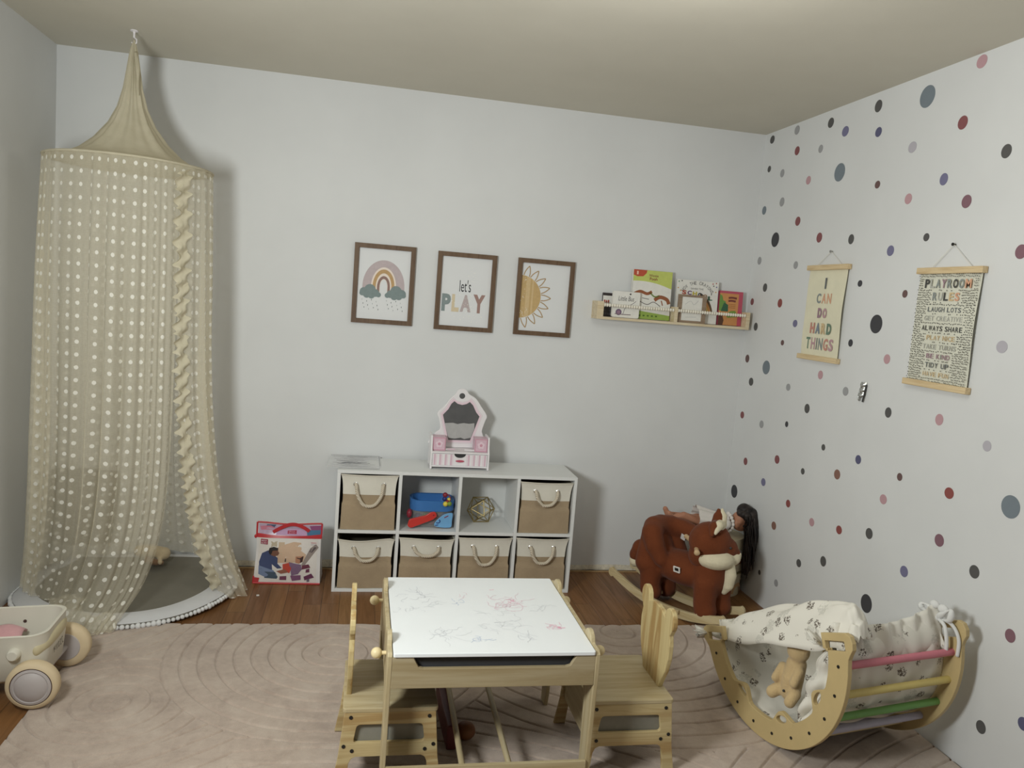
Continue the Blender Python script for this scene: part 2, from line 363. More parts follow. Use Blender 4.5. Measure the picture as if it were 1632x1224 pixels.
ORD = ['first', 'second', 'third', 'fourth', 'fifth', 'sixth', 'seventh', 'eighth', 'ninth', 'tenth', 'eleventh', 'twelfth', 'thirteenth', 'fourteenth', 'fifteenth', 'sixteenth', 'seventeenth', 'eighteenth', 'nineteenth', 'twentieth', 'twenty-first', 'twenty-second']
for key, (c, nm) in DC.items():
    plain('decal_' + key, c, 0.7, 0.02, 40)
    mem = sorted([d for d in DOTS if d[4] == key], key=lambda d: -d[1])
    for i, (y, z, w, h, _) in enumerate(mem):
        a = 0.5 * (w + h); big = a > 0.06
        rw, rh = (a * 0.5 + w * 0.5) / 2, (a * 0.5 + h * 0.5) / 2
        fr = F((0, 0, 0), (0, -1, 0), (0, 0, 1)); b = MB()
        b.plate([[(rw * math.cos(2 * PI * k / 28), rh * math.sin(2 * PI * k / 28)) for k in range(28)]], 0.0012, fr, 'decal_' + key, 0.0003)
        o = b.obj('dot_decal'); o.location = (XR - 0.0007, y, z)
        pos = ('highest' if i == 0 else 'lowest' if i == len(mem) - 1 else ORD[i] + ' from top')
        tag(o, '%s%s dot on right wall, %s of the %s dots' % ('large ' if big else '', nm, pos, nm), 'wall decal', 'round dot decals on the right wall')

# ------------------------------------------------------------------ hanging canvas banners on the right wall
wood('pale_wood', (222, 200, 160), (206, 180, 138), 'X', 0.5, 2.0)
wood('pale_wood_y', (222, 200, 160), (206, 180, 138), 'Y', 0.5, 2.0)
fabric('canvas_cream', (226, 221, 196), 0.9, 900, 0.15, 0.04)
fabric('canvas_grey', (216, 215, 200), 0.9, 900, 0.15, 0.04)
plain('cord_white', (225, 222, 214), 0.8); plain('nail_dark', (50, 48, 46), 0.4, metal=0.6); plain('nail_grey', (150, 150, 148), 0.4, metal=0.6)
def banner(name, label, y0, y1, zt, zb, hook_y, hook_z, tilt, nailmat, canvas, paint):
    """hangs on the right wall; y0 = left edge seen from the room, y1 = right edge"""
    yc = (y0 + y1) / 2; w = y0 - y1
    t = thing(name, label, 'wall banner', (XR, yc, zb - .02), 0, 'canvas banners on the right wall')
    hgt = zt - zb; lo = Vector((-0.012, 0, 0.02)); fr = F(lo + Vector((0, 0, 0)), (0, -1, 0), (0, 0, 1))
    b = MB()
    def cl(u, v):
        return (-0.010 - 0.006 * math.sin(v * PI) - 0.0015 * math.sin(v * 9 + u * 3), (0.5 - u) * (w - .024), 0.02 + v * hgt)
    b.grid(cl, 14, 28, canvas)
    # print lies on the cloth (drawn just off it)
    for fn in paint: fn(b, fr, w - .024, hgt)
    cloth = b.obj('canvas', t)
    # rods
    for nm, z in (('top_rod', hgt + .02), ('bottom_rod', .02)):
        q = MB(); q.box((-0.014, 0, z), (0.024, w, 0.024), 'pale_wood_y'); q.obj(nm, t, bevel=0.002)
    q = MB(); hy, hz = hook_y - yc, hook_z - (zb - .02)
    q.tube([(-0.012, (w - .13) / 2, hgt + .03), (-0.010, hy, hz), (-0.012, -(w - .13) / 2, hgt + .03)], 0.0012, 'cord_white', 6); q.obj('cord', t)
    q = MB(); q.lathe([(0.006, 0), (0.006, 0.003), (0.002, 0.004), (0.002, 0.016)], (-0.0165, hy, hz), (1, 0, 0), nailmat, 14); n = q.obj('nail', t); n['label'] = 'small nail the cord hangs on'
    t.rotation_euler = (tilt, 0, 0)
    return t
TC = {'k': (72, 72, 70), 'g': (140, 146, 144), 'b': (128, 138, 150), 'o': (214, 164, 134), 't': (206, 182, 142), 'p': (186, 150, 156), 'm': (158, 128, 140), 'e': (112, 134, 116), 'r': (196, 140, 126), 'w': (176, 176, 168), 'd': (104, 108, 110)}
for k, c in TC.items(): ink(c)
IM = lambda k: 'ink_%d_%d_%d' % TC[k]
def word(b, fr, s, cols, xc, wid, z0, z1, d, bold=0.015, jit=0.0):
    """letters of one word, each with its own ink, spread over width wid about xc"""
    wd = [0.42 if ch in "I'1" else 0.55 if ch == ' ' else 1.25 if ch in 'MW' else 1.0 for ch in s]; tot = sum(wd); x = xc - wid / 2
    for ch, q, cc in zip(s, wd, cols):
        cw = wid * q / tot
        if ch != ' ':
            pad = cw * (0.30 if ch in "I'1" else 0.09); b.text(fr, ch, x + pad, x + cw - pad, z0, z1, IM(cc), d, bold)
        x += cw
def paint1(b, fr, w, h):
    D = 0.006
    word(b, fr, 'I', 'd', 0.0, .03, h * .765, h * .885, D)
    word(b, fr, 'CAN', 'goo', 0.0, w * .42, h * .605, h * .715, D, 0.03)
    word(b, fr, 'DO', 'mp', 0.0, w * .27, h * .445, h * .555, D + .001, 0.06)
    word(b, fr, 'HARD', 'rbte', 0.0, w * .60, h * .27, h * .39, D, 0.05)
    word(b, fr, 'THINGS', 'epdgrp', 0.0, w * .76, h * .095, h * .225, D - .003, 0.03)
banner('canvas_banner', 'cream canvas banner reading I CAN DO HARD THINGS on right wall', -0.612, -0.938, 1.765, 1.336, -0.776, 1.839, 0.0, 'nail_grey', 'canvas_cream', [paint1])
def paint2(b, fr, w, h):
    D = 0.0065
    rows = [('PLAYROOM', 'kwgmgkgo', .848, .078, .78), ('RULES', 'gwkto', .738, .072, .46), ('LAUGH LOTS', 'dddddddddd', .640, .042, .56), ('GET CREATIVE', 'wwwwwwwwwwww', .562, .042, .64), ('ALWAYS SHARE', 'kkkkkkkkkkkk', .474, .044, .68),
            ('PLAY NICE', 'ttttttttt', .393, .042, .48), ('TAKE TURNS', 'wwwwwwwwww', .314, .042, .56), ('BE KIND', 'mmrmdmm', .232, .042, .40), ('TIDY UP', 'ddddddd', .152, .044, .40), ('HAVE FUN', 'tttttttt', .075, .040, .44)]
    zone = []
    for s, c, z, hh, ww in rows:
        word(b, fr, s, c, 0.0, w * ww, z * h, (z + hh) * h, D, 0.03 if hh > .05 else 0.015); zone.append((w * ww / 2 + .008, z * h - .007, (z + hh) * h + .007))
    rr = random.Random(5); st = 0.0088; k = ink((70, 70, 70))
    for j in range(int(h / st)):
        for i in range(int(w / st)):
            x = -w / 2 + (i + .5) * st + rr.uniform(-.0022, .0022) + (st / 2 if j % 2 else 0); z = (j + .5) * st + rr.uniform(-.0022, .0022)
            if x > w / 2 - .003 or any(abs(x) < a and z0 < z < z1 for a, z0, z1 in zone): continue
            b.disc(fr, (x, z), 0.0023, k, D - .0005 if False else D, 6)
banner('canvas_banner', 'dotted canvas banner reading PLAYROOM RULES on right wall', -1.392, -1.726, 1.735, 1.304, -1.554, 1.831, 0.0, 'nail_dark', 'canvas_grey', [paint2])
# small crumpled silver holder stuck on the wall between the dots
plain('silver', (190, 192, 190), 0.28, 0.1, 90, 0.4, 150, metal=0.9); plain('silver_dark', (70, 70, 70), 0.4, metal=0.7)
t = thing('key_holder', 'small dangling silver metal holder on right wall below and between the banners', 'wall hook', (XR, -1.131, 1.179))
b = MB(); b.grid(lambda u, v: (-0.004 - 0.012 * math.sin(u * PI) - 0.003 * math.sin(v * 17), 0.018 - 0.036 * u + 0.006 * (1 - v), 0.022 + 0.062 * v + .004 * math.sin(u * 9)), 10, 12, 'silver'); b.obj('plate', t, smooth=180)
b = MB(); b.tube([(-0.006, 0.014, 0.07), (-0.010, 0.020, 0.03), (-0.008, 0.021, 0.006), (-0.008, 0.014, 0.004), (-0.009, 0.011, 0.02)], 0.0028, 'silver', 8); b.obj('loop', t, smooth=60)
b = MB(); b.tube([(-0.007, -0.020, 0.078), (-0.010, -0.019, 0.04), (-0.010, -0.012, 0.002)], 0.0035, 'silver_dark', 8); b.obj('strap', t, smooth=60)

# ------------------------------------------------------------------ framed prints on the back wall
wood('walnut', (112, 90, 70), (98, 76, 58), 'Z', 0.5, 1.5)
plain('print_paper', (224, 225, 226), 0.55, 0.01, 8)
FW, FH = 0.3119, 0.4083
def framed(x, z, label, paint):
    t = thing('framed_print', label, 'picture', (x + FW / 2, 0, z), 0, 'framed prints on the back wall')
    bd = .0235; fr = F((0, -.010, 0), (1, 0, 0), (0, 0, 1))
    b = MB(); b.plate([[(-FW / 2, 0), (FW / 2, 0), (FW / 2, FH), (-FW / 2, FH)], [(-FW / 2 + bd, bd), (FW / 2 - bd, bd), (FW / 2 - bd, FH - bd), (-FW / 2 + bd, FH - bd)]], .019, fr, 'walnut', .001); b.obj('frame', t)
    b = MB(); b.box((0, -.0045, FH / 2), (FW - bd * 2 + .006, .003, FH - bd * 2 + .006), 'print_paper')
    paint(b, F((0, -.006, 0), (1, 0, 0), (0, 0, 1))); b.obj('print', t)
    return t
def arch_pts(rx, rz, cz, n=28): return [(rx * math.cos(PI * k / n), cz + rz * math.sin(PI * k / n)) for k in range(n + 1)]
def p_rainbow(b, fr):
    cz = .192
    plain('art_mauve', (190, 176, 178), 0.7, 0.06, 50); plain('art_ochre', (190, 156, 110), 0.7, 0.08, 50); plain('art_brown', (146, 118, 110), 0.7, 0.08, 50); plain('art_cloud', (128, 142, 142), 0.7, 0.06, 60); plain('art_blush', (236, 222, 210), 0.7, 0.02, 50)
    bands = [(.1075, .137, .064, .101, 'art_mauve'), (.064, .101, .056, .090, 'art_blush'), (.056, .090, .040, .070, 'art_ochre'), (.040, .070, .033, .056, 'art_blush'), (.033, .056, .0185, .038, 'art_brown'), (.0205, .041, .0185, .038, 'art_blush')]
    for i, (a, c, a2, c2, mt) in enumerate(bands):
        o = arch_pts(a, c, cz); n = arch_pts(a2, c2, cz)
        o = [(a, cz - .03)] + o + [(-a, cz - .03)]; n = [(a2, cz - .03)] + n + [(-a2, cz - .03)]
        b.strip(fr, o, n, mt, .0004 + .0001 * i)
    for cx, cz2, s in ((-.0635, .158, 1), (.0615, .158, -1)):
        for k, (dx, dz, r) in enumerate([(-.034, .004, .022), (-.004, .014, .030), (.024, .0, .020), (-.02, -.010, .018), (.004, -.012, .018), (.040, -.008, .013), (-.044, -.004, .013)]):
            b.disc(fr, (cx + dx * s, cz2 + dz), r, 'art_cloud', .0012 + .00005 * k)
        for k in range(12):
            x = cx - .038 + (k % 4) * .024 + (k // 4) * .006 - .004; zz = .122 - (k // 4) * .02 - ((k % 4) % 2) * .008
            b.disc(fr, (x, zz), .0016, ink((90, 96, 100) if k % 3 else (176, 178, 178)), .0008, 8, .0042)
framed(1.2198, 1.3198, 'brown framed rainbow and clouds print, leftmost on back wall', p_rainbow)
def sparkle(b, fr, pts, seed):  # pale flecks painted on the print in place of glints off the glass
    rr = random.Random(seed); plain('glass_glint', (252, 250, 240), 0.15, 0.02, 50)
    for (cx, cz, sx, sz, n) in pts:
        for k in range(n):
            b.disc(fr, (cx + rr.gauss(0, sx), cz + rr.gauss(0, sz)), rr.choice((.0010, .0014, .0020)), 'glass_glint', .0022, 6)
def p_play(b, fr):
    b.text(fr, "let's", -.033, .028, .205, .268, ink((52, 52, 56)), .0006, 0.0, 0.0)
    cs = [('P', (134, 146, 146), -.122, -.074), ('L', (214, 198, 168), -.069, -.030), ('A', (186, 172, 172), -.024, .034), ('Y', (160, 130, 122), .044, .108)]
    for ch, c, x0, x1 in cs: b.text(fr, ch, x0, x1, .098 if ch != 'A' else .100, .190 if ch != 'Y' else .196, ink(c), .0007, 0.055)
    sparkle(b, fr, [(.04, .295, .008, .022, 16), (.0, .15, .03, .03, 24), (.03, .12, .02, .03, 22), (-.01, .07, .05, .012, 22), (.06, .06, .02, .02, 5)], 2)
framed(1.648, 1.314, 'brown framed print reading let\'s PLAY, middle of the three pictures', p_play)
def p_sun(b, fr):
    x0 = -FW / 2 + .0236; cz = .204; r = .114
    plain('art_sun', (196, 166, 116), 0.7, 0.06, 60); plain('art_sun_light', (208, 182, 138), 0.7, 0.05, 60); plain('art_ray', (176, 148, 108), 0.7, 0.06, 60)
    b.poly(fr, [(x0, cz - r)] + [(x0 + r * math.sin(PI * k / 30), cz - r * math.cos(PI * k / 30)) for k in range(31)], 'art_sun', .0004)
    for a, c in ((.030, .052), (.062, .071)):
        P = [(x0 + a, cz - math.sqrt(r * r - a * a)), (x0 + c, cz - math.sqrt(r * r - c * c)), (x0 + c, cz + math.sqrt(r * r - c * c)), (x0 + a, cz + math.sqrt(r * r - a * a))]
        b.poly(fr, P, 'art_sun_light', .0006)
    for k in range(9):
        a = R(-76 + 19 * k); pts = []
        for q in range(13):
            tt = q / 12; al = (tt - .5) * R(15.5) * (1 - .62 * math.sin(tt * PI) ** 2); rr2 = r + .002 + .052 * math.sin(tt * PI) ** 0.8
            pts.append((x0 + rr2 * math.cos(a + al), cz + rr2 * math.sin(a + al)))
        pts = [p for p in pts if p[0] > x0 + .001]
        if len(pts) > 2: b.line(fr, pts, .0052, 'art_ray', .0008)
    sparkle(b, fr, [(x0 + .02, .28, .006, .02, 10), (x0 + .02, .2, .008, .02, 6), (x0 + .02, .12, .01, .015, 22)], 4)
framed(2.0754, 1.316, 'brown framed half sun print, rightmost of the three pictures', p_sun)

# ------------------------------------------------------------------ wooden book ledge and its books
wood('ledge_wood', (226, 212, 184), (212, 194, 160), 'X', 0.5, 2.0)
t = thing('book_ledge', 'pale wooden book ledge with beaded rail on the back wall', 'shelf', (2.9475, 0, 1.433))
b = MB(); b.b2((-.4425, -.105, 0), (.4425, 0, .014), 'ledge_wood'); b.obj('base', t, bevel=.0015)
for x, hx in ((-.4245, .018), (.4315, .011)):
    b = MB(); b.b2((x - hx, -.105, .014), (x + hx, -.001, .096), 'ledge_wood'); b.obj('end_block', t, bevel=.0015)
b = MB(); b.b2((-.003, -.105, .014), (.016, -.001, .096), 'ledge_wood'); b.obj('divider', t, bevel=.0015)
plain('bead_white', (238, 233, 220), 0.5)
for x0, x1 in ((-.4065, -.003), (.016, .4205)):
    b = MB(); b.tube([(x0, -.096, .077), (x1, -.096, .077)], .003, 'ledge_wood', 8); n = int((x1 - x0) / .0135)
    for k in range(n): b.ell((x0 + (k + .5) * (x1 - x0) / n, -.096, .077), (.0066, .0096, .0096), 'bead_white', None, 12, 8)
    b.obj('bead_rail', t, smooth=50)
ZB = 1.4475
plain('page_white', (232, 228, 218), 0.8)
def book(label, x0, x1, h, y, th, cover, paint, name='picture_book', lean=0.06, r=0.0, cat='book'):
    t = thing(name, label, cat, ((x0 + x1) / 2, y, ZB), 0, 'picture books on the wall ledge' if cat == 'book' else None)
    w = x1 - x0; b = MB()
    fr = F((0, 0, 0), (1, 0, 0), (0, 0, 1))
    if r: b.plate([rrect(-w / 2, w / 2, 0, h, r)], .0025, fr, cover, .0005, 0.0); b.plate([rrect(-w / 2, w / 2, 0, h, r)], .0025, fr, cover, .0005, -th)
    else:
        b.b2((-w / 2, -.00125, 0), (w / 2, .00125, h), cover); b.b2((-w / 2, th - .00125, 0), (w / 2, th + .00125, h), cover); b.b2((-w / 2, 0, 0), (-w / 2 + .002, th, h), cover)
    paint(b, F((0, -.00125, 0), (1, 0, 0), (0, 0, 1)), w, h); b.obj('cover', t)
    q = MB(); q.b2((-w / 2 + .002, .0013, .002), (w / 2 - .003, th - .0013, h - .003), 'page_white'); q.obj('page_block', t)
    t.rotation_euler = (-lean, 0, 0); t.location.z += (th + .003) * math.sin(lean) + .0008; return t
plain('cv_dark', (58, 50, 50), 0.4); plain('cv_white', (230, 228, 222), 0.35); plain('cv_orange', (206, 146, 92), 0.4); plain('cv_pink', (190, 84, 104), 0.4); plain('cv_green', (150, 176, 84), 0.4); plain('cv_lime', (196, 206, 110), 0.4)
def pb0(b, fr, w, h):
    b.poly(fr, [(-w / 2, h * .46), (w / 2, h * .46), (w / 2, h * .88), (-w / 2, h * .88)], 'cv_white', .0003)
    for k in range(3): b.poly(fr, [(-w / 2 + .006 + .011 * k, h * .58), (-w / 2 + .014 + .011 * k, h * .58), (-w / 2 + .014 + .011 * k, h * (.70 - .03 * (k % 2))), (-w / 2 + .006 + .011 * k, h * .70)], ink((170, 70, 56)), .0006)
    for k in range(4):
        for j in range(3): b.poly(fr, [(-w / 2 + .004 + .012 * k, .008 + .017 * j), (-w / 2 + .013 + .012 * k, .008 + .017 * j), (-w / 2 + .013 + .012 * k, .021 + .017 * j), (-w / 2 + .004 + .012 * k, .021 + .017 * j)], ink((84, 84, 86)), .0004)
book('dark spined book with white and red label, leftmost behind the snail book', 2.556, 2.640, .127, -.030, .014, 'cv_dark', pb0)
def pb1(b, fr, w, h):
    b.text(fr, 'Little Bus', -w * .30, w * .28, h * .64, h * .82, ink((84, 80, 84)), .0004, 0.0, .15)
    b.disc(fr, (0.02, h * .91), .005, ink((70, 60, 66)), .0004)
    b.disc(fr, (-w * .26, h * .2), .017, ink((112, 92, 118)), .0004); b.disc(fr, (-w * .26, h * .2), .010, ink((150, 120, 140)), .0006)
    b.line(fr, [(-w * .4, h * .13), (-w * .1, h * .12), (.03, h * .125)], .004, ink((120, 104, 110)), .0005)
    b.line(fr, smooth_open([(-w * .1, h * .12), (0, h * .42), (w * .2, h * .52), (w * .36, h * .66)], 5), .0025, ink((108, 100, 108)), .0004)
book('white rounded board book titled Little Bus with a purple snail', 2.598, 2.751, .141, -.074, .016, 'cv_white', pb1, r=.010, lean=.03)
def pb2(b, fr, w, h):
    b.poly(fr, [(-w / 2, h)] + [(-w / 2 + w * k / 12, h * (.755 + .03 * math.sin(k / 12 * 2.4 + .4) - .12 * (k / 12) ** 2)) for k in range(13)] + [(w / 2, h)], 'cv_lime', .0003)
    b.poly(fr, [(-w / 2, 0), (w / 2, 0)] + [(w / 2 - w * k / 10, h * (.10 + .10 * (k / 10) * .8)) for k in range(11)], 'cv_green', .0003)
    b.poly(fr, [(-w / 2, h), (-w / 2, h * .89), (-w * .40, h * .86), (-w * .25, h * .87), (-w * .17, h * .94), (-w * .16, h)], ink((188, 84, 60)), .0006)
    b.text(fr, '1', -w * .42, -w * .38, h * .90, h * .97, ink((236, 200, 180)), .0009)
    b.text(fr, 'Winnie', -w * .10, w * .14, h * .87, h * .925, ink((130, 70, 60)), .0006, .01); b.text(fr, 'Pooh', -w * .08, w * .12, h * .80, h * .86, ink((140, 60, 56)), .0006, .02)
    br = ink((150, 92, 62)); gn = ink((120, 140, 80)); gk = ink((90, 84, 84))
    # plain brown and green brush marks where the cover has its drawings
    for pts, wd, mt in [([(-w * .46, h * .5), (-w * .30, h * .56), (-w * .12, h * .52), (0, h * .57)], .016, br), ([(w * .08, h * .40), (w * .22, h * .47), (w * .40, h * .43), (w * .46, h * .34)], .020, br), ([(-w * .05, h * .55), (w * .08, h * .47), (w * .2, h * .5)], .008, gn), ([(-w * .3, h * .36), (-w * .1, h * .3), (w * .06, h * .36), (w * .24, h * .28)], .0035, gk), ([(-w * .24, h * .43), (-w * .06, h * .41)], .003, gk), ([(w * .26, h * .40), (w * .30, h * .30)], .006, br)]:
        b.line(fr, smooth_open(pts, 5), wd, mt, .0005)
    b.text(fr, 'abcdefghijk' if False else '- - - - -', -w * .30, w * .18, h * .055, h * .085, ink((84, 110, 50)), .0008, .02)
book('tall green and white workbook with red corner badge, tallest on the ledge', 2.712, 2.936, .266, -.052, .026, 'cv_white', pb2, lean=.05)
def pb3(b, fr, w, h):
    cols = [(90, 90, 150), (170, 60, 60), (200, 150, 60), (80, 140, 90), (60, 60, 64)]; rr = random.Random(9)
    for x, z in ((-.45, .95), (-.38, .97), (-.46, .80), (-.40, .74), (.36, .95), (.44, .97), (.45, .88), (.44, .76), (.34, .70), (-.30, .70), (.38, .90)): b.disc(fr, (x * w, z * h), .0036, ink(rr.choice(cols)), .0004, 10)
    for i, ch in enumerate('HOW THE CRAYONS'):
        if ch == ' ': continue
        a = R(142 - 104 * i / 14); cx, cz = math.cos(a) * w * .44, h * .45 + math.sin(a) * h * .49; rt = (math.sin(a), -math.cos(a))
        f2 = (fr[0] + fr[1] * cx + fr[2] * cz, (fr[1] * rt[0] + fr[2] * rt[1]).normalized(), (fr[1] * math.cos(a) + fr[2] * math.sin(a)).normalized()); b.text(f2, ch, -.006, .006, -.008, .010, ink((70, 66, 68)), .0004, .0)
    b.text(fr, 'SAVED THE', -w * .16, w * .14, h * .785, h * .825, ink((80, 76, 78)), .0004)
    for i, (ch, c) in enumerate(zip('SCHOOL', [(176, 90, 70), (120, 90, 120), (196, 180, 70), (50, 54, 60), (150, 120, 90), (70, 110, 90)])):
        b.text(fr, ch, -w * .36 + i * w * .125, -w * .36 + i * w * .125 + w * .105, h * (.655 - .004 * i * i), h * (.755 - .004 * i * i), ink(c), .0006, .05)
    for i, c in enumerate([(104, 84, 62), (214, 150, 90), (226, 196, 120), (90, 110, 140)]):
        r1, r2 = w * (.52 - .05 * i), w * (.52 - .05 * (i + 1)); o = [(-w * .12 + r1 * math.cos(R(q)), h * .18 + r1 * 1.05 * math.sin(R(q))) for q in range(8, 72, 6)]; n = [(-w * .12 + r2 * math.cos(R(q)), h * .18 + r2 * 1.05 * math.sin(R(q))) for q in range(8, 72, 6)]
        b.strip(fr, o, n, ink(c), .0005)
    b.disc(fr, (w * .2, h * .27), .012, ink((90, 120, 160)), .0006)
book('white crayon book with SCHOOL in coloured letters and a rainbow, behind small frame', 2.968, 3.217, .234, -.046, .012, 'cv_white', pb3, lean=.06)
wood('card_wood', (158, 138, 118), (140, 120, 102), 'X', 0.5, 2.0)
t = thing('photo_frame', 'small taupe picture frame leaning before the white crayon book', 'picture frame', (3.052, -.078, ZB)); w, h = .165, .153; fr = F((0, 0, 0), (1, 0, 0), (0, 0, 1))
b = MB(); b.plate([[(-w / 2, 0), (w / 2, 0), (w / 2, h), (-w / 2, h)], [(-w / 2 + .022, .012), (w / 2 - .024, .012), (w / 2 - .024, h - .012), (-w / 2 + .022, h - .012)]], .012, fr, 'card_wood', .001); b.obj('frame', t)
b = MB(); b.b2((-w / 2 + .01, -.002, .006), (w / 2 - .01, .003, h - .006), 'cv_white'); f2 = F((0, -.0025, 0), (1, 0, 0), (0, 0, 1)); pc = ink((176, 178, 178))
b.line(f2, smooth_open([(-.04, .10), (-.01, .12), (.01, .10), (.035, .125)], 4), .0016, pc, .0003); b.line(f2, smooth_open([(-.03, .06), (0, .068), (.03, .058)], 4), .0025, ink((140, 142, 144)), .0003); b.line(f2, [(-.035, .03), (.03, .034)], .0015, pc, .0003); b.obj('drawing', t)
t.rotation_euler = (-.03, 0, 0)
def pb4(b, fr, w, h):
    b.poly(fr, [(-w / 2, 0), (w * .32, 0), (w * .32, h * .93), (-w / 2, h * .93)], 'cv_orange', .0003)
    b.poly(fr, [(-w / 2, h * .42), (-w / 2, h * .90), (-w * .40, h * .86), (-w * .34, h * .72), (-w * .24, h * .70), (-w * .16, h * .52), (-w * .18, h * .40)], ink((110, 150, 76)), .0005)
    b.poly(fr, [(-w * .42, h * .40), (-w * .3, h * .66), (-w * .12, h * .60), (-w * .10, h * .40)], ink((58, 100, 74)), .0007)
    b.poly(fr, [(-w / 2, 0), (-w / 2, h * .26), (-w * .34, h * .30), (-w * .26, h * .14), (-w * .3, 0)], ink((94, 66, 50)), .0006)
    b.poly(fr, [(-w * .2, h * .30), (0, h * .42), (w * .2, h * .44), (w * .3, h * .34), (w * .3, h * .26), (-w * .1, h * .22)], ink((120, 150, 70)), .0006)
    for k, (a, c) in enumerate([(-.12, .24), (-.12, .20)]): b.line(fr, smooth_open([(a * w, h * (.80 - .09 * k)), (.04 * w, h * (.815 - .09 * k)), (c * w, h * (.80 - .09 * k))], 4), .011, ink((120, 62, 58)), .0006)
    for k in range(3): b.line(fr, [(-.1 * w, h * (.62 - .05 * k)), (.2 * w, h * (.615 - .05 * k))], .004, ink((176, 116, 66)), .0006)
book('pink bordered orange book with green plants, rightmost on the ledge', 3.226, 3.365, .190, -.050, .030, 'cv_pink', pb4, lean=.05)

# ------------------------------------------------------------------ cube organizer
plain('laminate', (226, 227, 226), 0.4, 0.01, 8); plain('laminate_back', (222, 223, 221), 0.6, 0.01, 8)
CX, CY = 1.807, -0.188
t = thing('cube_organizer', 'white eight cube storage organizer against the back wall', 'shelf', (CX, CY, 0)); T = .016; W2, D2, HC = .605, .15, .615
for s in (-1, 1):
    b = MB(); b.b2((s * W2, -D2, 0), (s * (W2 - T), D2, HC - T), 'laminate'); b.obj('side_panel', t, bevel=.001)
b = MB(); b.b2((-W2, -D2, HC - T), (W2, D2, HC), 'laminate'); b.obj('top_panel', t, bevel=.001)
b = MB(); b.b2((-W2 + T, -D2, 0), (W2 - T, D2, T), 'laminate'); b.obj('bottom_panel', t, bevel=.001)
CW = (2 * W2 - 5 * T) / 4; CX0 = [-W2 + T + k * (CW + T) for k in range(4)]; ZM = .2995
for k in range(3):
    b = MB(); b.b2((CX0[k] + CW, -D2, T), (CX0[k] + CW + T, D2 - .004, HC - T), 'laminate'); b.obj('divider', t, bevel=.001)
for k in range(4):
    b = MB(); b.b2((CX0[k], -D2, ZM), (CX0[k] + CW, D2 - .004, ZM + T), 'laminate'); b.obj('shelf', t, bevel=.001)
b = MB(); b.b2((-W2 + T, D2 - .004, T), (W2 - T, D2, HC - T), 'laminate_back'); b.obj('back_panel', t)
# ------------------------------------------------------------------ fabric bins
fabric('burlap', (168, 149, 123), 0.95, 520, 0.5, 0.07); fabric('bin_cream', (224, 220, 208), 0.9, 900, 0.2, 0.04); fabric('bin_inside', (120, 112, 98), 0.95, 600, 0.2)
m, tt = new_mat('rope', (214, 202, 182), 0.9, 0, 0.1)
uvn = tt.add('ShaderNodeUVMap'); w = tt.add('ShaderNodeTexWave'); w.inputs['Scale'].default_value = 1.0; w.bands_direction = 'DIAGONAL'
mp = tt.add('ShaderNodeMapping'); mp.inputs['Scale'].default_value = (60, 60, 60); tc = tt.add('ShaderNodeTexCoord'); tt.l.new(tc.outputs['Object'], mp.inputs['Vector']); tt.l.new(mp.outputs[0], w.inputs['Vector'])
tt.l.new(tt.ramp(w.outputs[0], [(0.1, lin((186, 172, 150))), (0.6, lin((222, 212, 194)))]), tt.bsdf.inputs['Base Color']); tt.bump(w.outputs[0], 0.6, 0.003)
plain('chrome', (210, 210, 212), 0.18, 0.02, 50, metal=1.0); plain('rim_trim', (210, 204, 190), 0.8)
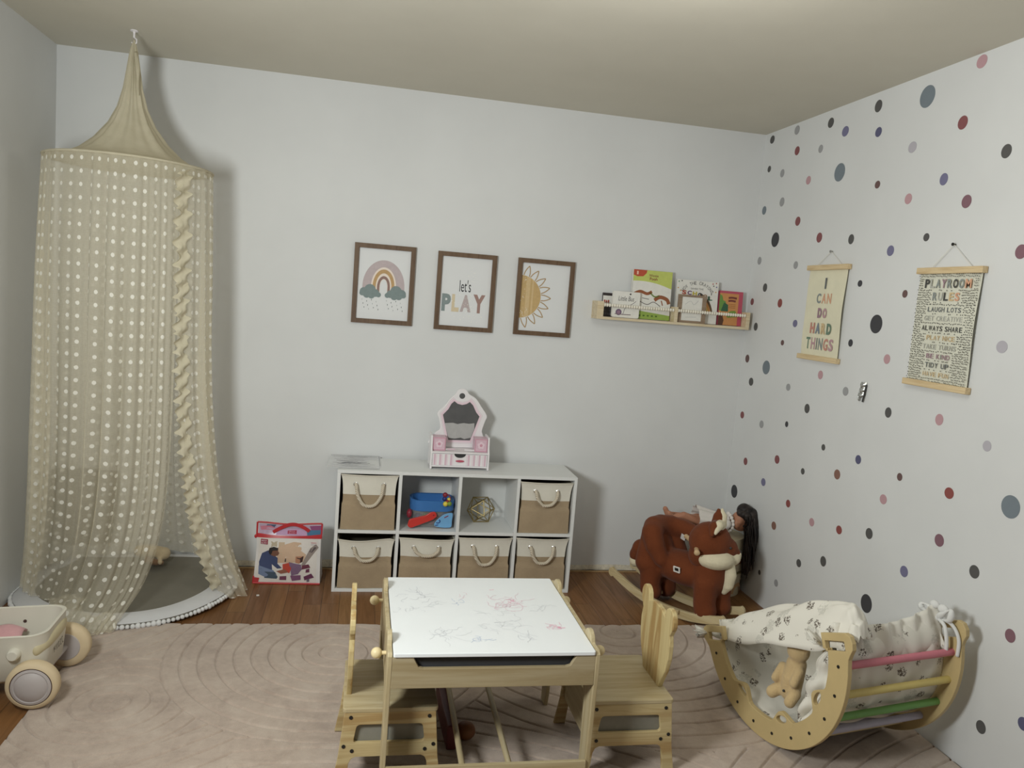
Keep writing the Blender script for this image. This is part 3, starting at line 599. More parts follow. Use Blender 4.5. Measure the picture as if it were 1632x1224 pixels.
def bin_(col, row, h, label, droop, gap, seed, wob=0.0, yo=0.0):
    rr = random.Random(seed); x0 = CX + CX0[col] + CW / 2; z0 = T + .001 if row == 0 else ZM + T + .001
    t = thing('storage_bin', label, 'storage bin', (x0, CY - D2 + .135 + .004 + yo, z0), 0, 'fabric bins in the cube organizer')
    hw0, hw1, hd = .132, .1375, .130
    ph = [rr.uniform(0, 6) for _ in range(6)]
    def prof(v):   # half width by height: slight belly then a flared rim
        return hw0 + (hw1 - hw0) * max(0, (v - .80) / .20) ** 2 - .004 * math.sin(v * PI) * (.5 if v < .5 else 1.6)
    def side(u, v, ins=0.0):
        a = u * 4; k = int(a) % 4; f = a - int(a); hw = prof(v) - ins; d = hd * (hw / hw0) - ins; z = v * h
        r = .014
        pts = {0: (-hw + 2 * hw * f, -d), 1: (hw, -d + 2 * d * f), 2: (hw - 2 * hw * f, d), 3: (-hw, d - 2 * d * f)}[k]
        x, y = pts
        bulge = .004 * math.sin(f * PI) * math.sin(v * PI * .9 + .3) + .0015 * math.sin(f * 9 + ph[0]) * math.sin(v * 7 + ph[1])
        if k == 0: y -= bulge - .004 * wob * math.sin(f * 6 + ph[2]); z += (.006 * wob * math.sin(f * PI * 1.3 + ph[3]) - .004 * math.sin(f * PI)) * max(0, v - .5) * 2
        if k == 1: x += bulge * .2
        if k == 2: y += bulge
        if k == 3: x -= bulge * .2
        return (x, y, z)
    vb = .64
    NU = 48
    b = MB(); b.grid(lambda u, v: side(u, v * vb), NU, 14, 'burlap', True); b.poly((Vector((0, 0, 0)), Vector((1, 0, 0)), Vector((0, -1, 0))), [(-hw0, -hd), (hw0, -hd), (hw0, hd), (-hw0, hd)], 'burlap', -.0005); b.obj('body', t, smooth=50)
    b = MB(); b.grid(lambda u, v: tuple(np.array(side(u, vb + v * (1 - vb))) * np.array((1.004, 1.006, 1))), NU, 10, 'bin_cream', True)
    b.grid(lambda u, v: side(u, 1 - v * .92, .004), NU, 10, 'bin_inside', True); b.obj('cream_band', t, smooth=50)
    b = MB(); b.tube([side(k / NU, 1.0) for k in range(NU)], .0034, 'rim_trim', 8, closed=True); b.obj('rim_piping', t, smooth=60)
    g = gap / 2; zg = h * .83; yf = -hd - .006
    ys = side(.125, .83)[1] - .003
    for s in (-1, 1):
        b = MB(); b.lathe([(.010, 0), (.0105, .002), (.008, .0035), (.0058, .0025), (.0058, 0)], (s * g, ys + .0015, zg), (0, -1, 0), 'chrome', 20); b.obj('grommet', t, smooth=40)
    cen = droop * .0
    pts = smooth_open([(-g, ys + .004, zg), (-g + .004, ys - .010, zg - .008), (-g * .80, ys - .015, zg - droop * .50), (-g * .42, ys - .016, zg - droop * .90), (.004 * math.sin(ph[4]), ys - .016, zg - droop), (g * .48, ys - .016, zg - droop * .90), (g * .86, ys - .015, zg - droop * .50), (g - .003, ys - .010, zg - .010), (g, ys + .004, zg)], 8)
    b = MB(); b.tube(pts, .0084, 'rope', 12); b.obj('rope_handle', t, smooth=80)
    return t
bin_(0, 1, .276, 'tan and cream fabric bin, upper left cube of organizer', .106, .136, 1)
bin_(3, 1, .266, 'tan and cream fabric bin, upper right cube of organizer', .072, .118, 2)
bin_(0, 0, .250, 'tan and cream fabric bin with sagging front, lower left corner cube', .062, .120, 3, 1.0)
bin_(1, 0, .258, 'tan and cream fabric bin with nearly flat rope, lower row second from left', .040, .126, 4, .7)
bin_(2, 0, .268, 'tan and cream fabric bin with long rope loop, lower row third from left', .092, .124, 5, .2)
bin_(3, 0, .270, 'tan and cream fabric bin, lower right corner cube of organizer', .082, .124, 6, .2)
# ------------------------------------------------------------------ drawing on the organizer
plain('paper_grey', (224, 225, 227), 0.8, 0.03, 20)
t = MB(); fr = None
def pap(u, v): return (-.128 + u * .256 - .012 * (1 - v), -.15 + v * .285, .0014 + .004 * max(0, u - .8) * 5 * .2 + .005 * max(0, .15 - u) * 2 + .003 * math.sin(v * PI) * math.sin(u * 5))
t.grid(pap, 20, 16, 'paper_grey')
pf = F((0, -.0, .0052), (1, 0, 0), (0, 1, 0)); rr = random.Random(11); pen = ink((120, 118, 126)); pen2 = ink((86, 86, 96))
for k in range(26):
    y = -.12 + k * .0095; x0 = rr.uniform(-.12, -.02); L = rr.uniform(.06, .19)
    t.line(pf, smooth_open([(x0, y + rr.uniform(-.004, .004)), (x0 + L * .3, y + rr.uniform(-.006, .006)), (x0 + L * .6, y + rr.uniform(-.006, .006)), (min(x0 + L, .12), y + rr.uniform(-.004, .004))], 4), rr.uniform(.0012, .0026), pen if k % 3 else pen2, .0004 * (k % 2))
t.line(pf, smooth_open([(-.07, -.055), (-.03, -.035), (0, -.05), (.03, -.038), (.07, -.05)], 5), .006, pen2, .001)
t.line(pf, [(-.13, .128), (.118, .128)], .003, pen2, .001); t.line(pf, [(.118, .128), (.121, -.10)], .002, pen, .001); t.line(pf, [(-.135, -.14), (.10, -.14)], .002, pen, .001)
o = t.obj('drawing_sheet'); o.location = (1.286, -.150, .6152); tag(o, 'scribbled paper sheet overhanging left end of organizer top', 'paper')
# ------------------------------------------------------------------ toy vanity
plain('vanity_white', (234, 230, 232), 0.4, 0.01, 10); plain('vanity_pink', (217, 186, 199), 0.45, 0.02, 10); plain('vanity_pale', (232, 208, 218), 0.45, 0.02, 10); plain('vanity_rose', (206, 150, 168), 0.5); plain('notch_dark', (60, 60, 60), 0.7)
plain('mirror_dark', (92, 92, 93), 0.3, 0.15, 12, metal=0.0, spec=0.6); plain('mirror_film', (176, 175, 174), 0.5, 0.06, 25, 0.1, 40); plain('lip_red', (186, 84, 104), 0.4)
VX, VY = 1.806, -.18
t = thing('toy_vanity', 'white and pink toy vanity with mirror on top of organizer', 'toy vanity', (VX, VY, HC + .0005))
for s in (-1, 1):
    b = MB(); b.plate([round_poly([(.07, 0), (.07, .168), (-.045, .168), (-.055, .11), (-.072, .088), (-.072, 0), (-.05, 0), (-.05, .012), (.05, .012), (.05, 0)], .006, 3)], .009, F((s * .1465, 0, 0), (0, 1, 0), (0, 0, 1)), 'vanity_white', .001); b.obj('side_panel', t)
b = MB(); b.b2((-.142, -.068, .012), (.142, .068, .020), 'vanity_white'); b.obj('bottom_board', t, bevel=.001)
b = MB(); b.b2((-.142, -.071, .083), (.142, .066, .091), 'vanity_white'); b.obj('shelf_board', t, bevel=.001)
dr = MB(); fr = F((0, -.066, 0), (1, 0, 0), (0, 0, 1))
nt = [(-.14, .021), (.14, .021), (.14, .081), (.030, .081)] + [(.030 * math.cos(R(a)) * (1 if True else 1), .081 - .020 * math.sin(R(a))) for a in range(15, 180, 15)] + [(-.030, .081), (-.14, .081)]
dr.plate([nt], .008, fr, 'vanity_white', .0006)
x = -.134
for k, wd in enumerate([.010, .017, .010, .017, .010, .017, .010, .014]):
    for s in (-1, 1):
        xa = x if s < 0 else -x - wd
        if k % 2 == 0: dr.poly(fr, [(xa, .0225), (xa + wd, .0225), (xa + wd, .079), (xa, .079)], 'vanity_pink', .0045); dr.poly(fr, [(xa + wd * .3 - .010 * s, .0225), (xa + wd * .6 - .010 * s, .0225), (xa + wd * .6 - .010 * s, .079), (xa + wd * .3 - .010 * s, .079)], 'vanity_pale', .0043)
    x += wd + .0005
dr.b2((-.135, -.058, .022), (.135, .06, .026), 'vanity_white'); d = dr.obj('drawer', t)
b = MB(); b.ell((0, -.074, .046), (.023, .005, .006), 'lip_red', None, 18, 8); b.obj('handle', d, smooth=180)
b = MB(); b.b2((-.034, -.0575, .026), (.034, -.055, .081), 'notch_dark'); b.obj('drawer_inside', d)
for s in (-1, 1):
    b = MB(); c = s * .108; b.b2((c - .033, -.045, .0915), (c + .033, .03, .160), 'vanity_pink'); f2 = F((c, -.0455, .126), (1, 0, 0), (0, 0, 1))
    for k in range(5): b.disc(f2, (.011 * math.cos(R(72 * k + 18)), .011 * math.sin(R(72 * k + 18))), .0085, 'vanity_pale', .0004 + .0001 * k, 12)
    b.disc(f2, (0, 0), .0075, 'vanity_rose', .0012, 14); b.strip(f2, [(-.032, -.033), (.032, -.033), (.032, .033), (-.032, .033)], [(-.028, -.029), (.028, -.029), (.028, .029), (-.028, .029)], 'vanity_rose', .0004, True); q = b.obj('jewel_box', t, bevel=.001)
MO = smooth_closed([(0.003, .404), (.026, .396), (.042, .376), (.078, .355), (.109, .314), (.141, .268), (.134, .237), (.121, .187), (.128, .163), (.14, .10), (-.14, .10), (-.126, .163), (-.100, .187), (-.108, .237), (-.118, .272), (-.084, .309), (-.055, .350), (-.030, .376), (-.018, .397)], 4)
MO = [(x - .0, z) for x, z in MO]
GL = [(-.035, .337), (-.017, .324), (.007, .319), (.030, .325), (.046, .337), (.064, .320), (.083, .284), (.102, .262), (.081, .194), (.061, .133), (-.053, .131), (-.069, .187), (-.090, .263), (-.064, .293), (-.050, .322)]
fr = F((0, .052, 0), (1, 0, 0), (0, 0, 1)); b = MB(); b.plate([MO], .010, fr, 'vanity_white', .0015)
cx_, cz_ = .006, .23
sc = lambda k, P: [(cx_ + (x - cx_) * k, cz_ + (z - cz_) * k) for x, z in P]
b.poly(fr, sc(1.17, GL), 'vanity_pink', .0053); b.poly(fr, sc(1.155, GL), 'vanity_white', .0056); b.poly(fr, sc(1.12, GL), 'vanity_pale', .0059); mf = b.obj('mirror_frame', t)
b = MB(); b.poly(fr, GL, 'mirror_dark', .0064); b.disc(fr, (.004, .366), .015, 'mirror_dark', .006, 24); b.obj('mirror_glass', mf)
b = MB(); b.poly(fr, [(-.079, .219), (-.06, .221), (-.035, .223), (-.01, .217), (.004, .221), (.022, .224), (.05, .221), (.078, .226), (.079, .194), (.064, .148), (.044, .143), (.03, .139), (.011, .146), (-.021, .140), (-.053, .142)], 'mirror_film', .0069); q = b.obj('mirror_film', mf); q['label'] = 'pale torn film over the lower mirror'
for cx2, rot in ((-.052, .3), (.055, -.35)):
    b = MB(); b.tube([(cx2 - .03, -.03, .0955), (cx2 + .03, -.03 + .03 * rot, .0955)], [.004, .003], 'vanity_white' if cx2 > 0 else 'vanity_pale', 10); b.box((cx2 + .026 * (1 if cx2 > 0 else -1), -.028, .096), (.026, .014, .006), 'vanity_white'); o = b.obj('toy_comb'); o.location = (VX, VY, HC + .0015); tag(o, 'tiny white toy comb at %s of vanity shelf' % ('right' if cx2 > 0 else 'left'), 'toy comb', 'toy combs on the vanity')
# ------------------------------------------------------------------ bucket of plastic toys in the second cube
plain('blue_plastic', (64, 118, 182), 0.35, 0.03, 20); plain('red_plastic', (200, 60, 54), 0.35, 0.03, 20); plain('maroon_plastic', (140, 42, 56), 0.35); plain('light_blue', (116, 170, 214), 0.4); plain('navy_plastic', (44, 56, 120), 0.35); plain('yellow_plastic', (226, 206, 80), 0.35); plain('green_plastic', (120, 150, 60), 0.35); plain('orange_plastic', (214, 150, 80), 0.35)
m, tt = new_mat('clear_plastic', (200, 200, 198), 0.15, 0, 0.5); tt.bsdf.inputs['Alpha'].default_value = 0.35
TX, TY, TZ = 1.682, -.205, ZM + T + .001
t = thing('toy_bucket', 'clear toy tub with blue rim in organizer upper row second cube', 'toy', (TX, TY, TZ)); t.scale = (1, 1, .93)
def lobe(hx, hy, z, r): return [(x, y, z) for x, y in rrect(-hx, hx, -hy, hy, r, 6)]
def loft(b, rings, mat, cap0=True, cap1=True):
    n = len(rings[0]); vs = [p for r in rings for p in r]; fs = [(i * n + k, i * n + (k + 1) % n, (i + 1) * n + (k + 1) % n, (i + 1) * n + k) for i in range(len(rings) - 1) for k in range(n)]
    if cap0: fs.append(tuple(range(n))[::-1])
    if cap1: fs.append(tuple(range((len(rings) - 1) * n, len(rings) * n)))
    b.add(vs, fs, mat)
b = MB(); loft(b, [lobe(.092, .062, 0, .04), lobe(.100, .07, .006, .05), lobe(.104, .074, .10, .055)], 'clear_plastic', True, False); b.obj('tub', t, smooth=50)
b = MB(); loft(b, [lobe(.104, .074, .092, .055), lobe(.112, .082, .094, .06), lobe(.114, .084, .150, .062), lobe(.110, .080, .153, .06), lobe(.100, .070, .150, .05), lobe(.097, .067, .112, .05)], 'blue_plastic', False, True); b.obj('rim', t, smooth=40)
b = MB(); b.plate([round_poly([(-.125, .016), (-.108, .004), (.0, .052), (.022, .072), (.012, .098), (-.012, .094), (-.035, .076), (-.118, .052)], .010, 4)], .012, F((-.0, -.092, .0), (1, 0, 0), (0, 0, 1)), 'red_plastic', .002); b.lathe([(.004, 0), (.004, .003)], (.003, -.098, .080), (0, -1, 0), 'maroon_plastic', 12); b.obj('red_handle', t)
b = MB(); b.ell((-.116, -.06, .075), (.014, .02, .026), 'maroon_plastic', None, 16, 10); b.obj('hinge', t, smooth=180)
fr = F((.062, -.084, .0), (1, 0, 0), (0, 0, 1)); b = MB(); b.plate([smooth_closed([(-.05, .030), (-.03, .058), (.0, .082), (.032, .090), (.040, .08), (.038, .045), (.036, .012), (.01, .006), (-.02, .008), (-.046, .014)], 4)], .004, fr, 'light_blue', .001)
b.line(fr, smooth_open([(-.042, .034), (-.03, .032), (-.022, .042), (-.028, .05)], 4), .005, 'navy_plastic', .0026); b.line(fr, [(-.002, .062), (.018, .074)], .005, 'maroon_plastic', .0026); b.line(fr, [(-.046, .018), (-.03, .022)], .005, 'navy_plastic', .0026); b.obj('fish_panel', t)
for k, (x, y, z, r, mt) in enumerate([(-.05, -.02, .025, .02, 'orange_plastic'), (.0, -.04, .02, .018, 'maroon_plastic'), (-.02, .02, .03, .024, 'green_plastic'), (.03, .0, .03, .025, 'red_plastic'), (-.065, .01, .03, .022, 'navy_plastic'), (.07, .01, .03, .024, 'blue_plastic')]):
    b = MB(); b.ell((x, y, z), (r, r, r * .9), mt, None, 14, 9); o = b.obj('toy_ball', None, smooth=180); o.location = (TX, TY, TZ + .004)
    tag(o, 'small plastic ball lying inside the clear blue rimmed tub', 'toy ball', 'balls inside the toy tub')
t = thing('bead_wand', 'cluster of bright toy beads perched on blue tub rim', 'toy', (TX + .070, TY - .072, TZ + .142))
for k, (x, y, z, r, mt) in enumerate([(-.012, -.004, .032, .013, 'maroon_plastic'), (-.014, -.006, .012, .012, 'navy_plastic'), (.008, -.008, .010, .010, 'yellow_plastic'), (-.010, -.022, -.010, .013, 'yellow_plastic'), (.010, -.024, -.008, .012, 'green_plastic'), (.0, -.016, .002, .009, 'maroon_plastic')]):
    b = MB(); b.ell((x, y, z), r, mt, None, 14, 9); b.obj('bead', t, smooth=180)
b = MB(); b.tube(smooth_open([(-.012, -.004, .034), (.004, -.004, .032), (.014, -.010, .018), (.010, -.02, .0)], 5), .0028, 'maroon_plastic', 8); b.obj('wire', t, smooth=60)
# ------------------------------------------------------------------ brass polyhedron
plain('brass', (176, 158, 110), 0.32, 0.04, 40, metal=0.85)
g_ = (1 + 5 ** .5) / 2; ia = .0398; V = []
for a in (-1, 1):
    for c in (-1, 1): V += [Vector((0, a * g_, c)), Vector((a, 0, c * g_)), Vector((a * g_, c, 0))]
RM = Matrix.Rotation(R(6), 3, 'Z') @ Matrix.Rotation(R(-20.905), 3, 'X'); ed = [(i, j) for i in range(12) for j in range(i) if abs((V[i] - V[j]).length - 2) < .01]
V = [RM @ v * ia for v in V]; zmin = min(v.z for v in V); V = [v - Vector((0, 0, zmin)) for v in V]; b = MB()
for i, j in ed: b.tube([V[i], V[j]], .0027, 'brass', 8)
for v in V: b.ell(v, .0033, 'brass', None, 8, 6)
o = b.obj('brass_ornament', None, smooth=50); o.location = (1.952, -.135, ZM + T + .0034); tag(o, 'brass wire geometric ornament standing in upper row third cube', 'ornament')

# ------------------------------------------------------------------ zip bag of building blocks
plain('bag_white', (226, 222, 220), 0.3, 0.03, 20, spec=0.6); plain('bag_red', (190, 52, 58), 0.35, 0.04, 30); plain('bag_window', (190, 166, 190), 0.25, 0.10, 40, spec=0.6)
def bag_pt(u, v, side=0):
    """front face; u across, v up, in the bag's own frame"""
    w = .150 + .012 * (1 - v) ** 2 + .006 * v; x = -w + 2 * w * u
    y = -.062 + .030 * v - .022 * math.sin(u * PI) * math.sin(min(1, v * 1.1) * PI) * .9 - .004 * math.sin(u * 7 + v * 9) * math.sin(v * PI)
    z = .002 + v * .300 + .010 * math.cos((u - .5) * 2 * PI) * (-1 if v > .9 else 0) * (v - .9) * 10 * .4
    return Vector((x, y, z))
t = thing('toy_bag', 'clear zip bag of toy blocks with red trim standing on wooden floor', 'toy bag', (.982, -.175, 0), R(-2))
def bag_back(u, v):
    p = bag_pt(u, v); d = .115 * (1 - v) ** .8 + .028; return Vector((p.x, p.y * 1.0 + d + (.0 if True else 0), p.z))
b = MB(); b.grid(lambda u, v: bag_pt(u, v), 24, 24, 'bag_white'); b.grid(lambda u, v: bag_back(1 - u, v), 24, 24, 'bag_white')
for e in (0, 1): b.grid(lambda u, v, e=e: bag_pt(e, v).lerp(bag_back(e, v), u if e else 1 - u), 6, 24, 'bag_white')
b.grid(lambda u, v: bag_pt(u, 0).lerp(bag_back(u, 0), 1 - v), 24, 4, 'bag_white'); b.grid(lambda u, v: bag_pt(u, 1).lerp(bag_back(u, 1), v), 24, 4, 'bag_white'); b.obj('body', t, smooth=60)
def on_bag(b, pts, mat, lift):
    """print a shape given in (u, v) of the front face, following its curve"""
    n = len(pts); c = (sum(p[0] for p in pts) / n, sum(p[1] for p in pts) / n); K = 5; vs = []; nr = lambda p: p + Vector((0, -lift, lift * .1))
    dense = []
    for i in range(n):
        a = pts[i]; q = pts[(i + 1) % n]; m_ = max(1, int(math.hypot(a[0] - q[0], a[1] - q[1]) / .06))
        for k in range(m_): dense.append((a[0] + (q[0] - a[0]) * k / m_, a[1] + (q[1] - a[1]) * k / m_))
    N = len(dense)
    for k in range(1, K + 1):
        f = k / K; vs += [nr(bag_pt(c[0] + (d[0] - c[0]) * f, c[1] + (d[1] - c[1]) * f)) for d in dense]
    vs.append(nr(bag_pt(*c))); fs = [(i, (i + 1) % N, K * N) for i in range(N)]
    for k in range(K - 1): fs += [(k * N + i, (k + 1) * N + i, (k + 1) * N + (i + 1) % N, k * N + (i + 1) % N) for i in range(N)]
    b.add(vs, fs, mat)
Q = lambda x, y: ((x - 200) / 690.0, 1 - (y - 330) / 700.0)       # picture position on the panel
P = lambda *xy: [Q(xy[i], xy[i + 1]) for i in range(0, len(xy), 2)]
b = MB(); L = .0012
shapes = [(P(225, 490, 860, 505, 850, 1010, 215, 1015), (224, 218, 212)), (P(355, 535, 425, 530, 425, 590, 360, 600), (186, 172, 150)), (P(440, 540, 505, 540, 500, 760, 450, 770), (200, 176, 150)), (P(430, 600, 520, 560, 600, 535, 680, 545, 690, 640, 740, 680, 720, 760, 430, 780), (206, 176, 150)),
  (P(840, 560, 870, 600, 730, 800, 690, 800, 780, 610), (150, 138, 132)), (P(800, 590, 850, 600, 800, 660, 770, 650), (96, 84, 86)), (P(265, 680, 330, 640, 400, 690, 440, 720, 440, 790, 490, 840, 440, 850, 380, 800, 390, 890, 250, 870, 240, 780), (66, 76, 112)), (P(240, 820, 330, 850, 400, 870, 440, 930, 440, 970, 330, 960, 245, 920), (116, 130, 160)), (P(310, 890, 420, 890, 450, 950, 440, 972, 310, 965), (70, 84, 100)),
  (P(340, 640, 350, 610, 390, 595, 440, 605, 440, 640, 455, 660, 440, 690, 400, 705, 360, 690), (120, 82, 66)), (P(335, 650, 345, 610, 390, 592, 440, 605, 435, 632, 380, 640, 365, 690, 345, 680), (44, 38, 40)), (P(630, 695, 715, 695, 700, 760, 670, 780, 630, 770), (176, 126, 100)), (P(640, 710, 715, 695, 705, 760, 680, 770, 690, 730, 650, 720), (66, 44, 42)), (P(560, 760, 640, 780, 690, 790, 700, 850, 660, 910, 590, 930, 580, 850), (130, 104, 132)),
  (P(495, 790, 560, 770, 590, 840, 570, 900, 500, 870), (196, 78, 64)), (P(520, 720, 530, 720, 530, 760, 515, 760), (70, 60, 60)), (P(430, 880, 520, 850, 560, 890, 480, 910), (150, 96, 78)), (P(470, 940, 540, 935, 540, 985, 470, 985), (118, 66, 90)), (P(580, 930, 690, 920, 690, 980, 600, 995), (126, 84, 116)), (P(700, 800, 770, 790, 790, 830, 700, 850), (110, 56, 74)), (P(745, 850, 780, 840, 780, 885, 740, 890), (112, 58, 84)), (P(720, 940, 800, 900, 830, 950, 730, 985), (106, 56, 86)), (P(750, 985, 780, 960, 780, 1000, 755, 1005), (110, 100, 116)),
  (P(245, 510, 322, 512, 322, 572, 245, 570), (150, 44, 66)), (P(200, 960, 260, 965, 250, 1030, 190, 1030), (180, 56, 60)), (P(785, 540, 845, 545, 845, 550, 785, 546), (176, 60, 90)), (P(785, 563, 845, 568, 845, 572, 785, 567), (140, 120, 140))]
for i, (pp, c) in enumerate(shapes): on_bag(b, pp, ink(c), L + .00012 * i)
cen = bag_pt(*Q(283, 541)); nrm = Vector((0, -1, .12)).normalized(); b.text(F(cen, (1, 0, 0), (0, .12, 1)), 'MEGA', -.013, .013, .001, .010, ink((220, 190, 196)), L + .0055, .02); b.text(F(cen, (1, 0, 0), (0, .12, 1)), 'BLOKS', -.013, .013, -.010, -.002, ink((220, 190, 196)), L + .0055, .02)
b.obj('picture_panel', t, smooth=60)
b = MB(); L2 = .0010
on_bag(b, P(215, 345, 905, 345, 905, 470, 215, 465), 'bag_window', L2)
for i, (pp, c) in enumerate([(P(300, 350, 400, 345, 380, 380, 290, 385), (80, 92, 120)), (P(230, 370, 340, 360, 420, 400, 240, 410), (196, 120, 140)), (P(730, 400, 890, 395, 880, 460, 740, 465), (72, 116, 150)), (P(760, 355, 890, 350, 900, 395, 780, 400), (140, 76, 120)), (P(420, 400, 720, 390, 730, 465, 400, 462), (196, 160, 196)), (P(525, 410, 622, 405, 622, 448, 525, 448), (168, 44, 74))]): on_bag(b, pp, ink(c), L2 + .0003 + .00012 * i)
c2 = bag_pt(*Q(573, 427)); b.text(F(c2, (1, 0, 0), (0, .1, 1)), 'MEGA', -.016, .016, .0005, .0075, ink((224, 150, 170)), .0045, .02); b.text(F(c2, (1, 0, 0), (0, .1, 1)), 'BLOKS', -.016, .016, -.0075, -.0012, ink((224, 150, 170)), .0045, .02)
b.obj('window_band', t, smooth=60)
b = MB(); vz = Q(0, 480)[1]
for lo, hi in ((vz - .022, vz + .018),): b.grid(lambda u, v: bag_pt(u, lo + (hi - lo) * v + .03 * math.sin(min(1, abs(u - .5) * 2) ** 3 * PI / 2) * v) + Vector((0, -.0028, 0)), 24, 3, 'bag_red')
b.tube([bag_pt(u / 20, 1) + Vector((0, -.001, 0)) for u in range(21)], .0045, 'bag_red', 8); b.tube([bag_pt(0, vz - .02 + (1.02 - vz) * k / 6) + Vector((-.001, 0, 0)) for k in range(7)], .0045, 'bag_red', 8); b.tube([bag_pt(1, vz - .02 + (1.02 - vz) * k / 6) + Vector((.001, 0, 0)) for k in range(7)], .0045, 'bag_red', 8)
b.ell(bag_pt(0, vz) + Vector((-.006, -.002, -.002)), (.007, .004, .010), 'bag_red', None, 10, 8); b.obj('red_zip_band', t, smooth=60); b = MB(); b.tube([bag_pt(u / 20, .005) + Vector((0, -.003, 0)) for u in range(21)], .0045, 'bag_red', 8); b.tube([bag_pt(0, .12 * k / 5) + Vector((-.001, -.002, 0)) for k in range(6)], .004, 'bag_red', 8)
b.obj('red_bottom_piping', t, smooth=60)
hp = smooth_open([bag_pt(*Q(370, 430)) + Vector((0, -.006, 0)), bag_pt(*Q(450, 375)) + Vector((0, -.012, 0)), bag_pt(*Q(540, 336)) + Vector((0, -.014, .004)), bag_pt(*Q(620, 336)) + Vector((0, -.014, .004)), bag_pt(*Q(700, 366)) + Vector((0, -.012, 0)), bag_pt(*Q(760, 410)) + Vector((0, -.006, 0))], 6)
b = MB()
vs = []; 
for i, p in enumerate(hp):
    d = (hp[min(i + 1, len(hp) - 1)] - hp[max(i - 1, 0)]).normalized(); n = Vector((-d.z, 0, d.x)); wd = .0085; vs += [p + n * wd, p - n * wd, p - n * wd + Vector((0, .0025, 0)), p + n * wd + Vector((0, .0025, 0))]
fs = []
for i in range(len(hp) - 1):
    for k in range(4): fs.append((i * 4 + k, i * 4 + (k + 1) % 4, i * 4 + 4 + (k + 1) % 4, i * 4 + 4 + k))
b.add(vs, fs, 'bag_red'); b.obj('handle', t, smooth=50)
# tiny scrap on the floor
b = MB(); b.box((0, 0, .003), (.012, .008, .005), 'cv_white'); o = b.obj('paper_scrap'); o.location = (.862, -.397, .001); o.rotation_euler = (0, 0, .4); tag(o, 'tiny white scrap on wooden floor near canopy hem', 'scrap')
b = MB(); b.box((0, 0, .003), (.008, .006, .005), 'cv_white'); o = b.obj('paper_scrap'); o.location = (2.775, -.70, .001); o.rotation_euler = (0, 0, .9); tag(o, 'tiny white speck on wooden floor beside right chair back', 'scrap')

# ------------------------------------------------------------------ round padded mat in the corner
fabric('mat_grey', (128, 124, 114), 0.9, 700, 0.25, 0.04); fabric('mat_white', (212, 212, 214), 0.9, 700, 0.2, 0.03); plain('pom_white', (226, 226, 226), 0.95, 0.05, 300, 0.6, 300)
MX, MY, MR = .272, -.325, .468
t = thing('floor_mat', 'round grey padded mat with white pompom border under the canopy', 'floor mat', (MX, MY, 0))
def mat_r(th):
    """outline, flattened where it presses on the walls"""
    c, s = math.cos(th), math.sin(th); r = MR
    if s > 0: r = min(r, (-.015 - MY) / s)
    if c < 0: r = min(r, (MX - XL - .012) / -c)
    return r
def mat_z(x, y, rho):
    """height of the padded top"""
    edge = max(0.0, (rho - .80) / .20); z = .050 - .020 * edge ** 2 + .006 * math.sin(x * 9 + 1) * math.sin(y * 8)
    back = max(0.0, (y + .16) / .15); return z + .052 * back ** 1.5 * (1 - .25 * edge)
def mp_(u, rho, dz=0.0):
    th = 2 * PI * u; r = mat_r(th) * rho; x, y = r * math.cos(th), r * math.sin(th); return (x, y, mat_z(x + MX, y + MY, rho) + dz)
b = MB(); b.grid(lambda u, v: mp_(u, .001 + .815 * v), 96, 18, 'mat_grey', True); b.obj('mat_top', t, smooth=60)
b = MB(); b.grid(lambda u, v: mp_(u, .815 + .185 * v, .002 * math.sin(v * PI)), 96, 6, 'mat_white', True); b.obj('white_border', t, smooth=60)
b = MB(); b.grid(lambda u, v: (lambda p: (p[0] * (1 - .03 * v * v), p[1] * (1 - .03 * v * v), max(.0015, p[2] * (1 - v) + .002)))(mp_(u, 1.0)), 96, 5, 'mat_grey', True); b.obj('mat_side', t, smooth=60)
pm = MB(); pm.ell((0, 0, 0), (.0105, .0105, .0105), 'pom_white', None, 12, 8); p0 = None; n = 0
for k in range(92):
    th = R(-205 + 222 * k / 91.0); r = mat_r(th) * 1.012; x, y = r * math.cos(th), r * math.sin(th)
    z = max(.011, mat_z(x + MX, y + MY, 1.0) - .010)
    if p0 is None: p0 = pm.obj('pom_pom', t, smooth=180); q = p0
    else: q = copy_part(p0, t)
    q.location = (x, y, z); sc_ = random.uniform(.85, 1.15); q.scale = (sc_, sc_, sc_ * random.uniform(.95, 1.2))

# grey cushion standing in the corner, small plush dog lying on the mat
fabric('cushion_grey', (84, 79, 78), 0.95, 700, 0.25, 0.05)
t_ = MB()
def cus(u, v):
    a, c = 2 * u - 1, 2 * v - 1; e = (1 - abs(a) ** 3.2) * (1 - abs(c) ** 3.2); k = 1 - .05 * (a * a) * (c * c); return a * k, c * k, .036 * max(0, e) ** .55
t_.grid(lambda u, v: (lambda q: (q[0] * .160, -q[2], .195 + q[1] * .19))(cus(u, v)), 26, 26, 'cushion_grey'); t_.grid(lambda u, v: (lambda q: (q[0] * .160, q[2], .195 + q[1] * .19))(cus(1 - u, v)), 26, 26, 'cushion_grey')
o = t_.obj('cushion', None, smooth=180, weld=True); o.location = (-.022, -.060, .125); o.rotation_euler = (R(-3), 0, 0); tag(o, 'grey square cushion standing in the corner behind the canopy', 'cushion')
fabric('plush_cream', (206, 188, 156), 0.98, 260, 0.7, 0.06, 0.3); fabric('plush_brown', (132, 104, 80), 0.98, 260, 0.7, 0.06, 0.3)
t = thing('plush_dog', 'small cream and brown plush lying on the grey mat at the opening', 'plush toy', (.345, -.150, .090), R(-20))
